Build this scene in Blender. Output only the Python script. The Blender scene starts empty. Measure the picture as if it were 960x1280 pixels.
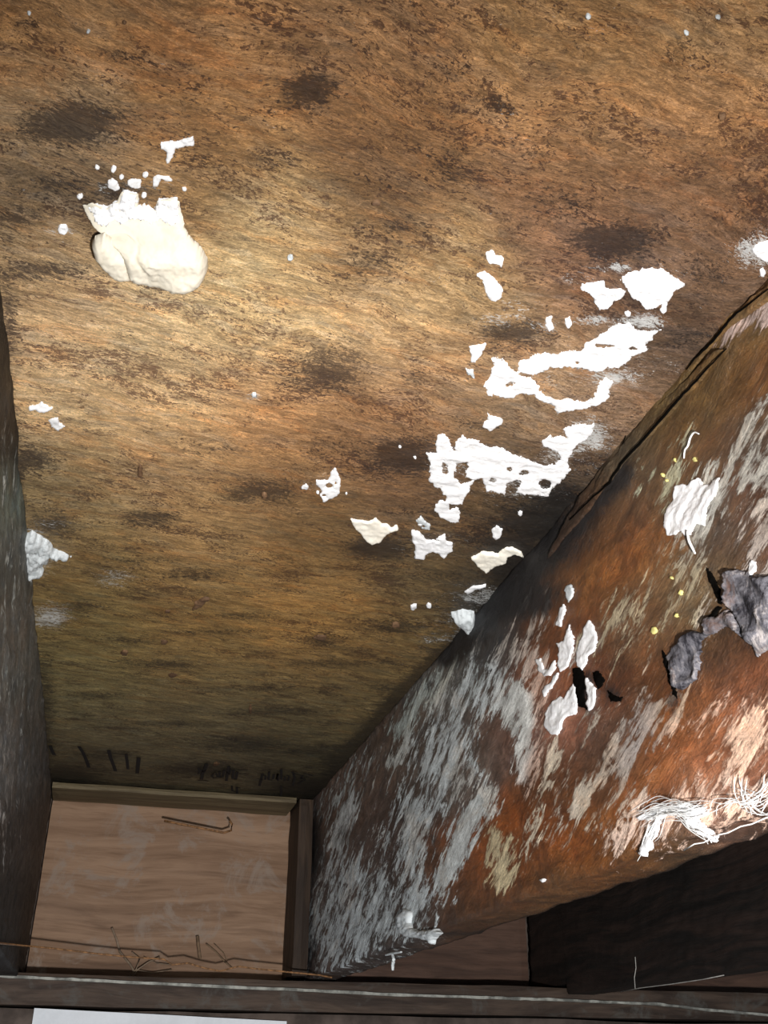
import bpy, math, random
import numpy as np
from mathutils import Matrix, Vector
rng = random.Random(7)
S = 0.342                      # metres per camera-to-plywood distance
CZ = 0.60                      # camera height above the ground
# ------------------------------------------------------------------ camera
F = 1300.0
def _n(v): v = np.array(v, float); return v/np.linalg.norm(v)
_sl = 0.06; _a, _b = 100-480, 1333-640
_x0, _y0 = -255, 385
_t = -(F*F+_b*(_y0-_sl*_x0))/(_a+_b*_sl)
AX = _n([_t, _y0+_sl*(_t-_x0), F]); AY = _n([_a, _b, F]); AZ = np.cross(AX, AY)
M = np.array([AX, AY, AZ])     # camera (right, down, forward) -> world
if M[2, 1] > 0: M[2] *= -1
cam_data = bpy.data.cameras.new('camera'); cam = bpy.data.objects.new('camera', cam_data)
bpy.context.scene.collection.objects.link(cam)
cam_data.sensor_fit = 'VERTICAL'; cam_data.sensor_height = 24; cam_data.lens = 24*F/1280
cam_data.clip_start = 0.01
R3 = np.array([M[:, 0], -M[:, 1], -M[:, 2]]).T
mw = Matrix.Identity(4)
for i in range(3):
    for j in range(3): mw[i][j] = R3[i, j]
mw.translation = (0, 0, CZ)
cam.matrix_world = mw
bpy.context.scene.camera = cam
CAM = np.array([0, 0, CZ])
# ------------------------------------------------------------------ light
sc = bpy.context.scene
w = bpy.data.worlds.new('world'); sc.world = w; w.use_nodes = True
w.node_tree.nodes['Background'].inputs[0].default_value = (0.80, 0.90, 1.0, 1)
w.node_tree.nodes['Background'].inputs[1].default_value = 0.50
fl = bpy.data.lights.new('camera_flash', 'SPOT'); fl.spot_size = math.radians(120); fl.spot_blend = 1.0
fl.shadow_soft_size = 0.012; fl.energy = 46.0; fl.color = (1.0, 0.985, 0.96)
flo = bpy.data.objects.new('camera_flash', fl); sc.collection.objects.link(flo)
_aim = M @ np.array([0.0, 440.0, F])
flo.rotation_mode = 'QUATERNION'
flo.rotation_quaternion = Vector(_aim).to_track_quat('-Z', 'Y')
flo.location = CAM+np.array([0.06, -0.05, -0.10])
vs = sc.view_settings
vs.view_transform = 'Standard'; vs.look = 'None'; vs.gamma = 1; vs.use_curve_mapping = False
vs.exposure = 0.0
# ------------------------------------------------------------------ levels
ZC = CZ+S                      # underside of the plywood
ZB = CZ+0.300*S                # underside of the joists
XL, XR = -0.252*S, 0.812*S     # inner faces of the two joists
D = 4.56*S                     # face of the end board
YS = 4.20*S                    # front of the sill
TH = 0.038
PLANES = {'ceil': (2, ZC, -1), 'right': (0, XR, -1), 'left': (0, XL, 1), 'end': (1, D, -1), 'sill': (1, YS, -1), 'under': (2, ZB, -1)}
def rays(px, py):
    px = np.asarray(px, float); py = np.asarray(py, float)
    return np.stack([px-480, py-640, np.full_like(px, F)], -1) @ M.T
def onplane(px, py, plane, off=0.0):
    ax, val, sg = PLANES[plane]
    r = rays(px, py)
    t = (val+sg*np.asarray(off)-CAM[ax])/r[..., ax]
    return CAM+r*t[..., None]
def topix(P):
    c = (np.asarray(P)-CAM) @ M
    z = np.maximum(c[..., 2], 1e-4)
    return 480+F*c[..., 0]/z, 640+F*c[..., 1]/z, c[..., 2]
# ------------------------------------------------------------------ numpy noise
_rs = np.random.RandomState(3); _T = _rs.rand(256, 256)
def vnoise(x, y):
    xi = np.floor(x).astype(int); yi = np.floor(y).astype(int); fx = x-xi; fy = y-yi
    fx = fx*fx*(3-2*fx); fy = fy*fy*(3-2*fy)
    g = lambda a, b: _T[a % 256, b % 256]
    return (g(xi, yi)*(1-fx)+g(xi+1, yi)*fx)*(1-fy)+(g(xi, yi+1)*(1-fx)+g(xi+1, yi+1)*fx)*fy
def fbm(x, y, o=4, r=0.5):
    s = 0; a = 1; n = 0
    for k in range(o):
        s = s+a*vnoise(x*2**k+17.3*k, y*2**k+5.1*k); n += a; a *= r
    return s/n-0.5
def sdpoly(px, py, poly):
    poly = np.array(poly, float); x = px.ravel(); y = py.ravel()
    d = np.full(x.shape, 1e9); ins = np.zeros(x.shape, bool)
    for k in range(len(poly)):
        ax, ay = poly[k-1]; bx, by = poly[k]
        ex, ey = bx-ax, by-ay; L = ex*ex+ey*ey+1e-9
        t = np.clip(((x-ax)*ex+(y-ay)*ey)/L, 0, 1)
        d = np.minimum(d, np.hypot(x-ax-t*ex, y-ay-t*ey))
        c = (ay > y) != (by > y)
        xc = ax+(y-ay)*ex/(ey if abs(ey) > 1e-9 else 1e-9)
        ins ^= c & (x < xc)
    return np.where(ins, d, -d).reshape(px.shape)
def crop(ox, oy, s, pts): return [(ox+u/s, oy+v/s) for u, v in pts]
def lin(c): return [(v/255/12.92 if v <= 10 else ((v/255+0.055)/1.055)**2.4) for v in c]
# ------------------------------------------------------------------ helpers
def tag(o, label=None, cat=None, group=None, kind=None):
    if label: o['label'] = label
    if cat: o['category'] = cat
    if group: o['group'] = group
    if kind: o['kind'] = kind
    return o
def mesh_obj(name, V, Fc, mat, parent=None, smooth=True, cols=None, floats=None, vecs=None):
    me = bpy.data.meshes.new(name)
    V = np.asarray(V, float)
    me.from_pydata(V.tolist(), [], [tuple(int(i) for i in f) for f in Fc])
    if mat is not None: me.materials.append(mat)
    if smooth: me.polygons.foreach_set('use_smooth', [True]*len(me.polygons))
    for nm, arr in (cols or {}).items():
        at = me.color_attributes.new(nm, 'FLOAT_COLOR', 'POINT')
        at.data.foreach_set('color', np.concatenate([arr, np.ones((len(arr), 1))], 1).astype(np.float32).ravel())
    for nm, arr in (floats or {}).items():
        at = me.attributes.new(nm, 'FLOAT', 'POINT'); at.data.foreach_set('value', np.asarray(arr, np.float32))
    for nm, arr in (vecs or {}).items():
        at = me.attributes.new(nm, 'FLOAT_VECTOR', 'POINT'); at.data.foreach_set('vector', np.asarray(arr, np.float32).ravel())
    me.update()
    o = bpy.data.objects.new(name, me); sc.collection.objects.link(o)
    if parent: o.parent = parent
    return o
def sub_box(x0, x1, y0, y1, z0, z1, n=(1, 1, 1), rough=0.0, bev=0.0015, seed=0):
    """closed box with subdivided, slightly uneven faces and eased edges"""
    V = []; idx = {}; Fs = []
    nx, ny, nz = n
    def v(i, j, k):
        key = (i, j, k)
        if key not in idx:
            p = [x0+(x1-x0)*i/nx, y0+(y1-y0)*j/ny, z0+(z1-z0)*k/nz]
            if rough:
                a = fbm(np.array(p[0]*9+p[1]*21+seed), np.array(p[2]*35+p[1]*5.0+seed), 3)
                b = fbm(np.array(p[0]*13+seed+9), np.array(p[1]*23+p[2]*11+seed), 3)
                m = [0.5*(x0+x1), 0.5*(y0+y1), 0.5*(z0+z1)]
                for q, (c, e, val) in enumerate(((i, nx, a), (j, ny, b), (k, nz, a-b))):
                    if c in (0, e): p[q] += float(val)*rough
            e = sum((i in (0, nx), j in (0, ny), k in (0, nz)))
            if e >= 2:
                for q, (lo, hi, c, m) in enumerate(((x0, x1, i, nx), (y0, y1, j, ny), (z0, z1, k, nz))):
                    if c == 0: p[q] += bev
                    if c == m: p[q] -= bev
            idx[key] = len(V); V.append(p)
        return idx[key]
    for j in range(ny):
        for k in range(nz):
            Fs.append((v(0, j, k), v(0, j, k+1), v(0, j+1, k+1), v(0, j+1, k)))
            Fs.append((v(nx, j, k), v(nx, j+1, k), v(nx, j+1, k+1), v(nx, j, k+1)))
    for i in range(nx):
        for k in range(nz):
            Fs.append((v(i, 0, k), v(i+1, 0, k), v(i+1, 0, k+1), v(i, 0, k+1)))
            Fs.append((v(i, ny, k), v(i, ny, k+1), v(i+1, ny, k+1), v(i+1, ny, k)))
        for j in range(ny):
            Fs.append((v(i, j, 0), v(i, j+1, 0), v(i+1, j+1, 0), v(i+1, j, 0)))
            Fs.append((v(i, j, nz), v(i+1, j, nz), v(i+1, j+1, nz), v(i, j+1, nz)))
    return V, Fs
def tube(pts, r, sides=6, close=True):
    pts = [np.array(p, float) for p in pts]; V = []; Fs = []
    rs = r if isinstance(r, (list, tuple)) else [r]*len(pts)
    for i, p in enumerate(pts):
        t = _n(pts[min(i+1, len(pts)-1)]-pts[max(i-1, 0)])
        a = np.array([0, 0, 1.0]) if abs(t[2]) < 0.9 else np.array([1.0, 0, 0])
        u = _n(np.cross(t, a)); q = np.cross(t, u)
        for k in range(sides):
            an = 2*math.pi*k/sides
            V.append(p+rs[i]*(math.cos(an)*u+math.sin(an)*q))
    for i in range(len(pts)-1):
        for k in range(sides):
            a = i*sides+k; b = i*sides+(k+1) % sides
            Fs.append((a, b, b+sides, a+sides))
    Fs.append(tuple(range(sides))[::-1]); Fs.append(tuple(range((len(pts)-1)*sides, len(pts)*sides)))
    return V, Fs
def merge(parts):
    V = []; Fs = []
    for v, f in parts:
        o = len(V); V += [tuple(p) for p in v]; Fs += [tuple(i+o for i in q) for q in f]
    return V, Fs
# ------------------------------------------------------------------ materials
class NT:
    def __init__(s, name):
        s.m = bpy.data.materials.new(name); s.m.use_nodes = True; s.t = s.m.node_tree
        s.b = s.t.nodes['Principled BSDF']
    def n(s, typ, **kw):
        q = s.t.nodes.new(typ)
        for k, v in kw.items(): setattr(q, k, v)
        return q
    def l(s, a, b): s.t.links.new(a, b)
    def put(s, sock, v):
        if isinstance(v, bpy.types.NodeSocket): s.l(v, sock)
        else: sock.default_value = v
    def math(s, op, a, b=0.0, c=None, clamp=False):
        q = s.n('ShaderNodeMath', operation=op); q.use_clamp = clamp
        s.put(q.inputs[0], a); s.put(q.inputs[1], b)
        if c is not None: s.put(q.inputs[2], c)
        return q.outputs[0]
    def mix(s, f, a, b, mode='MIX'):
        q = s.n('ShaderNodeMix', data_type='RGBA', blend_type=mode)
        s.put(q.inputs[0], f); s.put(q.inputs[6], a if not isinstance(a, (tuple, list)) else tuple(a)+(1,)*(4-len(a)))
        s.put(q.inputs[7], b if not isinstance(b, (tuple, list)) else tuple(b)+(1,)*(4-len(b)))
        return q.outputs[2]
    def noise(s, vec, scale=1.0, detail=4, rough=0.5, dist=0.0):
        q = s.n('ShaderNodeTexNoise'); s.l(vec, q.inputs['Vector'])
        q.inputs['Scale'].default_value = scale; q.inputs['Detail'].default_value = detail
        q.inputs['Roughness'].default_value = rough; q.inputs['Distortion'].default_value = dist
        return q.outputs['Fac']
    def mapv(s, vec, sc_=(1, 1, 1), rot=(0, 0, 0), loc=(0, 0, 0)):
        q = s.n('ShaderNodeMapping'); s.l(vec, q.inputs['Vector'])
        q.inputs['Scale'].default_value = sc_; q.inputs['Rotation'].default_value = rot; q.inputs['Location'].default_value = loc
        return q.outputs[0]
    def ramp(s, f, lo, hi):
        q = s.n('ShaderNodeMapRange'); q.interpolation_type = 'SMOOTHSTEP'
        s.put(q.inputs[0], f); q.inputs[1].default_value = lo; q.inputs[2].default_value = hi
        return q.outputs[0]
    def obj(s): return s.n('ShaderNodeTexCoord').outputs['Object']
    def attr(s, nm, out='Fac'):
        q = s.n('ShaderNodeAttribute'); q.attribute_name = nm; return q.outputs[out]
    def bump(s, h, dist=0.001, strength=1.0):
        q = s.n('ShaderNodeBump'); q.inputs['Distance'].default_value = dist; q.inputs['Strength'].default_value = strength
        s.l(h, q.inputs['Height']); s.l(q.outputs[0], s.b.inputs['Normal'])
    def fin(s, col, rough=0.8, spec=0.3):
        s.put(s.b.inputs['Base Color'], col if isinstance(col, bpy.types.NodeSocket) else tuple(col)+(1,))
        s.put(s.b.inputs['Roughness'], rough); s.b.inputs['Specular IOR Level'].default_value = spec
        return s.m
def warp(t, v, scale, amt):
    q = t.n('ShaderNodeTexNoise'); t.l(v, q.inputs['Vector']); q.inputs['Scale'].default_value = scale; q.inputs['Detail'].default_value = 2
    sb = t.n('ShaderNodeVectorMath', operation='SUBTRACT'); t.l(q.outputs['Color'], sb.inputs[0]); sb.inputs[1].default_value = (0.5, 0.5, 0.5)
    s2 = t.n('ShaderNodeVectorMath', operation='SCALE'); t.l(sb.outputs[0], s2.inputs[0]); s2.inputs['Scale'].default_value = amt
    ad = t.n('ShaderNodeVectorMath', operation='ADD'); t.l(v, ad.inputs[0]); t.l(s2.outputs[0], ad.inputs[1])
    return ad.outputs[0]
def vor(t, v, scale=1.0, rnd=1.0):
    q = t.n('ShaderNodeTexVoronoi'); t.l(v, q.inputs['Vector']); q.inputs['Scale'].default_value = scale; q.inputs['Randomness'].default_value = rnd
    sp = t.n('ShaderNodeSeparateColor'); t.l(q.outputs['Color'], sp.inputs[0])
    return sp.outputs[0], sp.outputs[1], q.outputs['Distance']
def wsum(t, terms):
    acc = None
    for f, wt in terms:
        x = t.math('MULTIPLY', t.math('SUBTRACT', f, 0.5), wt)
        acc = x if acc is None else t.math('ADD', acc, x)
    return acc
def vmul(t, c, x):      # colour times 2**x
    q = t.n('ShaderNodeVectorMath', operation='SCALE'); t.l(c, q.inputs[0]); t.put(q.inputs['Scale'], t.math('POWER', 2.0, x)); return q.outputs[0]
def mat_plywood():
    t = NT('stained_plywood'); v = t.mapv(warp(t, warp(t, t.obj(), 12, 0.024), 70, 0.004), (1, 1, 1), (0, 0, -0.17))
    base = t.attr('base', 'Color')
    L1 = t.noise(t.mapv(v, (230, 1100, 60)), 1, 4, 0.7)
    va, vb, vd = vor(t, t.mapv(v, (105, 430, 3), (0, 0, 0.06)))
    vc, ve, vf = vor(t, t.mapv(v, (60, 210, 3), (0, 0, -0.16), (3, 4, 0)))
    g2 = t.noise(t.mapv(v, (30, 80, 30), (0, 0, 0.12)), 1, 8, 0.74, 0.7)
    g3 = t.noise(t.mapv(v, (9, 20, 9), (0, 0, -0.1), (3, 1, 0)), 1, 7, 0.72, 0.5)
    g4 = t.noise(t.mapv(v, (260, 520, 80), (0, 0, 0.5), (7, 2, 0)), 1, 5, 0.85, 1.4)
    g5 = t.noise(t.mapv(v, (75, 240, 40), (0, 0, -0.45), (2, 6, 0)), 1, 6, 0.8, 1.2)
    hs = t.noise(t.mapv(v, (22, 60, 22), (0, 0, 0.3), (9, 5, 0)), 1, 6, 0.7, 0.8)
    val = wsum(t, [(L1, 2.0), (va, .45), (vc, .45), (g2, 2.6), (g3, 2.2), (g4, 2.6), (g5, 2.6)])
    c = vmul(t, base, t.math('ADD', val, -0.06))
    # hue wander: rusty streaks and grey fibres
    c = t.mix(t.math('MULTIPLY', t.ramp(hs, 0.50, 0.66), 0.42), c, t.mix(1.0, c, (1.20, 0.88, 0.62), 'MULTIPLY'))
    c = t.mix(t.math('MULTIPLY', t.ramp(hs, 0.48, 0.34), 0.60), c, t.mix(1.0, c, (0.80, 0.90, 1.05), 'MULTIPLY'))
    c = t.mix(t.math('MULTIPLY', t.ramp(ve, 0.80, 0.90), 0.35), c, t.mix(1.0, c, (0.85, 1.0, 1.35), 'MULTIPLY'))
    # cream flakes, then clustered dark flecks and hair-thin dark fibres
    pf = t.noise(t.mapv(v, (70, 230, 40), (0, 0, 0.22), (5, 9, 0)), 1, 6, 0.75, 1.0)
    c = t.mix(t.math('MULTIPLY', t.ramp(pf, 0.54, 0.60), 0.55), c, t.mix(1.0, base, (1.45, 1.55, 1.80), 'MULTIPLY'))
    n1 = t.noise(t.mapv(v, (14, 24, 10), (0, 0, 0), (1, 8, 0)), 1, 5, 0.7)
    n2 = t.noise(t.mapv(v, (45, 90, 10), (0, 0, 0.3), (6, 8, 0)), 1, 5, 0.7)
    clus = wsum(t, [(n1, 0.75), (n2, 0.60), (g2, 0.25)])
    sk = t.noise(t.mapv(v, (420, 640, 60), (0, 0, 0.2), (2, 2, 0)), 1, 3, 0.75, 0.6)
    fk = t.ramp(t.math('ADD', sk, clus), 0.57, 0.63)
    c = t.mix(t.math('MULTIPLY', fk, 0.82), c, t.mix(1.0, base, (0.24, 0.19, 0.22), 'MULTIPLY'))
    sk2 = t.noise(t.mapv(v, (150, 1500, 60), (0, 0, 0.1), (4, 3, 0)), 1, 3, 0.7, 0.3)
    c = t.mix(t.math('MULTIPLY', t.ramp(t.math('ADD', sk2, t.math('MULTIPLY', clus, 0.5)), 0.60, 0.66), 0.6), c, t.mix(1.0, base, (0.30, 0.24, 0.22), 'MULTIPLY'))
    mic = t.noise(t.mapv(t.obj(), (900, 1300, 60)), 1, 2, 0.9)
    c = vmul(t, c, wsum(t, [(mic, 2.4)]))
    c = t.mix(t.math('MULTIPLY', t.ramp(mic, 0.71, 0.78), 0.5), c, (0.55, 0.47, 0.38))
    dk = t.attr('dark')
    dn = t.ramp(t.math('ADD', dk, wsum(t, [(g2, 1.6), (g4, 1.8), (sk, 1.6)])), 0.24, 0.66)
    c = t.mix(t.math('MULTIPLY', dn, 0.86), c, t.mix(1.0, base, (0.12, 0.12, 0.155), 'MULTIPLY'))
    fm = t.attr('film')
    fn = t.ramp(t.math('ADD', fm, wsum(t, [(g4, 3.4), (g2, 1.6)])), 0.60, 0.80)
    c = t.mix(t.math('MULTIPLY', fn, 0.8), c, (0.66, 0.67, 0.66))
    t.bump(wsum(t, [(g2, .7), (L1, .5), (g4, 1.0), (g5, .6), (va, .2)]), 0.0013, 0.8)
    return t.fin(c, 0.60, 0.35)
def mat_joist(name='mouldy_joist_wood'):
    t = NT(name)
    st = t.attr('flow', 'Vector'); o = warp(t, t.obj(), 40, 0.008)
    base = t.attr('base', 'Color'); fcol = t.attr('filmcol', 'Color')
    gr = t.noise(t.mapv(o, (60, 30, 420)), 1, 5, 0.65)
    bl = t.noise(t.mapv(o, (60, 30, 55)), 1, 8, 0.76, 0.8)
    b2 = t.noise(t.mapv(o, (20, 10, 18), (0, 0, 0), (4, 4, 1)), 1, 6, 0.7, 0.6)
    fs = t.noise(t.mapv(st, (70, 330, 1)), 1, 6, 0.72, 0.5)
    fl_ = t.noise(t.mapv(st, (20, 75, 1), (0, 0, 0), (5, 2, 0)), 1, 6, 0.72, 0.7)
    sp = t.noise(t.mapv(o, (520, 480, 600)), 1, 3, 0.8)
    val = wsum(t, [(gr, 1.6), (bl, 4.6), (b2, 2.6), (sp, 2.0), (fs, 1.2)])
    c = vmul(t, base, t.math('ADD', val, -0.05))
    hs = t.noise(t.mapv(o, (30, 20, 40), (0, 0, 0), (2, 7, 3)), 1, 6, 0.7, 0.6)
    c = t.mix(t.math('MULTIPLY', t.ramp(hs, 0.50, 0.64), 0.5), c, t.mix(1.0, c, (1.14, 0.90, 0.74), 'MULTIPLY'))
    c = t.mix(t.math('MULTIPLY', t.ramp(hs, 0.48, 0.34), 0.6), c, t.mix(1.0, c, (0.75, 0.92, 1.15), 'MULTIPLY'))
    c = t.mix(t.math('MULTIPLY', t.ramp(t.math('ADD', sp, wsum(t, [(b2, .5)])), 0.55, 0.62), 0.55), c, t.mix(1.0, base, (0.25, 0.24, 0.27), 'MULTIPLY'))
    s2 = t.noise(t.mapv(o, (520, 480, 600), (0, 0, 0), (3, 8, 5)), 1, 3, 0.8)
    c = t.mix(t.math('MULTIPLY', t.ramp(t.math('ADD', s2, wsum(t, [(bl, .4)])), 0.64, 0.70), 0.6), c, t.mix(0.6, base, (0.55, 0.50, 0.42)))
    fm = t.attr('film')
    f = t.math('ADD', fm, wsum(t, [(fs, 1.6), (fl_, 3.6), (bl, 1.4)]))
    fn = t.math('MULTIPLY', t.ramp(f, 0.42, 0.72), t.ramp(fm, 0.0, 0.12))
    fshade = vmul(t, fcol, t.math('ADD', wsum(t, [(fs, 2.8), (fl_, 3.4), (sp, 2.2)]), 0.12))
    fshade = t.mix(t.math('MULTIPLY', t.ramp(b2, 0.50, 0.62), 0.5), fshade, t.mix(1.0, fshade, (1.1, 0.92, 0.78), 'MULTIPLY'))
    c = t.mix(t.math('MULTIPLY', fn, 0.90), c, fshade)
    dk = t.attr('dark')
    c = t.mix(t.math('MULTIPLY', t.ramp(t.math('ADD', dk, wsum(t, [(bl, 1.8), (sp, .6)])), 0.35, 0.85), 0.93), c, (0.012, 0.011, 0.012))
    t.bump(t.math('ADD', t.math('MULTIPLY', fn, 0.30), wsum(t, [(bl, 1.3), (fs, .9), (gr, .3), (sp, .3)])), 0.0030, 0.85)
    return t.fin(c, t.math('SUBTRACT', 0.75, t.math('MULTIPLY', bl, 0.45)), 0.4)
def mat_fungus(name, c1, c2, rough=0.75, sc_=160, bmp=0.7):
    t = NT(name); o = t.obj()
    a = t.noise(o, sc_, 6, 0.65, 0.4); b = t.noise(o, sc_*0.3, 4, 0.6)
    c = t.mix(t.ramp(a, 0.35, 0.55), c2, c1)
    t.bump(t.math('ADD', a, b), 0.0012, bmp)
    return t.fin(c, rough, 0.3)
def mat_wood(name, light, dark_, axis='x', scale=1.0, blotch=0.5, grey=None):
    t = NT(name); o = warp(t, t.obj(), 5, 0.03)
    s = {'x': (6, 60, 75), 'y': (60, 6, 75), 'z': (60, 75, 6)}[axis]
    s = tuple(q*scale for q in s)
    a = t.noise(t.mapv(o, s), 1, 6, 0.6, 0.8); b = t.noise(t.mapv(o, tuple(q*0.22 for q in s)), 1, 5, 0.6, 1.5)
    f = t.noise(t.mapv(o, tuple(q*4 for q in s)), 1, 3, 0.6)
    c = t.mix(t.ramp(a, 0.35, 0.65), dark_, light)
    c = t.mix(t.math('MULTIPLY', t.ramp(b, 0.5, 0.68), blotch), c, t.mix(1.0, c, (0.45, 0.42, 0.42), 'MULTIPLY'))
    c = t.mix(t.math('MULTIPLY', t.ramp(f, 0.5, 0.35), 0.3), c, t.mix(1.0, c, (0.5, 0.45, 0.4), 'MULTIPLY'))
    if grey:
        g = t.noise(t.obj(), 16, 5, 0.7, 0.6)
        c = t.mix(t.math('MULTIPLY', t.ramp(g, 0.52, 0.66), 0.7), c, grey)
    t.bump(t.math('ADD', a, f), 0.0012, 0.6)
    return t.fin(c, 0.7, 0.3)
def mat_plain(name, col, rough=0.7, var=0.25, sc_=80, metal=0.0):
    t = NT(name); a = t.noise(t.obj(), sc_, 5, 0.6)
    c = t.mix(t.ramp(a, 0.35, 0.65), tuple(q*(1-var) for q in col), tuple(min(1, q*(1+var)) for q in col))
    t.b.inputs['Metallic'].default_value = metal
    t.bump(a, 0.0006, 0.5)
    return t.fin(c, rough, 0.3)
M_PLY = mat_plywood(); M_JOIST = mat_joist()
M_WHITE = mat_fungus('white_fungus_crust', (0.93, 0.93, 0.95), (0.80, 0.80, 0.80))
M_CREAM = mat_fungus('cream_bracket_flesh', (0.95, 0.90, 0.79), (0.91, 0.85, 0.73), sc_=120, bmp=0.22)
M_CAP = mat_fungus('cream_cap_flesh', (0.78, 0.72, 0.60), (0.71, 0.645, 0.52), sc_=120, bmp=0.3)
M_GREYF = mat_fungus('thin_grey_white_crust', (0.66, 0.70, 0.72), (0.42, 0.45, 0.46))
def mat_leather():
    t = NT('dark_leathery_skin'); o = warp(t, t.obj(), 60, 0.006)
    a = t.noise(t.mapv(o, (200, 330, 70), (0.5, 0, 0)), 1, 6, 0.7, 0.5); b = t.noise(o, 45, 6, 0.7, 0.6); q = t.noise(o, 700, 3, 0.8)
    x = wsum(t, [(a, 1.2), (b, 2.2), (q, .5)])
    c = t.mix(t.ramp(x, -0.35, 0.12), (0.012, 0.011, 0.016), (0.12, 0.115, 0.13))
    c = t.mix(t.ramp(x, 0.05, 0.45), c, (0.40, 0.36, 0.35))
    c = t.mix(t.math('MULTIPLY', t.ramp(t.noise(o, 30, 5, 0.7, 1), 0.52, 0.66), 0.5), c, (0.16, 0.075, 0.04))
    t.bump(wsum(t, [(a, 1.0), (b, 1.0)]), 0.0012, 0.6)
    return t.fin(c, 0.8, 0.3)
M_BLACKF = mat_leather()
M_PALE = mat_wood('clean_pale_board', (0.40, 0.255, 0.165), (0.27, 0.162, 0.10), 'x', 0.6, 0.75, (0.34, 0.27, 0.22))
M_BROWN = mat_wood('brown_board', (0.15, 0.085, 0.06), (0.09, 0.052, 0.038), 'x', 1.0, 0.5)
M_DARKJ = mat_wood('dark_unlit_joist', (0.030, 0.018, 0.014), (0.010, 0.008, 0.007), 'y', 1.0, 0.6)  # unlit neighbour joist: its shade is put into the wood colour
M_SILL = mat_wood('dirty_sill_wood', (0.10, 0.068, 0.050), (0.045, 0.030, 0.023), 'x', 1.0, 0.6, (0.10, 0.095, 0.085))
M_LIP = mat_plain('dusty_metal_edge', (0.30, 0.30, 0.27), 0.6, 0.5, 60)
M_PANEL = mat_plain('white_panel', (0.80, 0.83, 0.88), 0.6, 0.06, 30)
M_RUST = mat_plain('rusty_wire_metal', (0.26, 0.13, 0.055), 0.6, 0.5, 200)
M_THREAD = mat_plain('white_thread', (0.85, 0.85, 0.84), 0.8, 0.1)
M_COB = mat_plain('dusty_cobweb', (0.45, 0.43, 0.40), 0.9, 0.2)
M_INK = mat_plain('dark_ink', (0.012, 0.011, 0.012), 0.8, 0.2)
M_EARTH = mat_plain('crawlspace_earth', (0.16, 0.12, 0.09), 0.95, 0.35, 12)
M_MASON = mat_plain('foundation_masonry', (0.13, 0.10, 0.085), 0.9, 0.35, 25)
M_CHIP = mat_wood('raised_wood_chip', (0.22, 0.125, 0.065), (0.10, 0.055, 0.03), 'x', 2.5, 0.5)
# ------------------------------------------------------------------ colour fields (wood colour by position, leftover light and shade fitted in)
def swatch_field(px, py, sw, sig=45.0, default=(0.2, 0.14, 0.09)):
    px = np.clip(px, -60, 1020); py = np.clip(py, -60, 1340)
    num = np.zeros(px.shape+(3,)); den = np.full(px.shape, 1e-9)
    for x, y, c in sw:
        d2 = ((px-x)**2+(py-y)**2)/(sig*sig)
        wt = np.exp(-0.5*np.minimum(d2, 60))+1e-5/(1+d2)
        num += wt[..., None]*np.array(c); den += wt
    return num/den[..., None]
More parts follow.
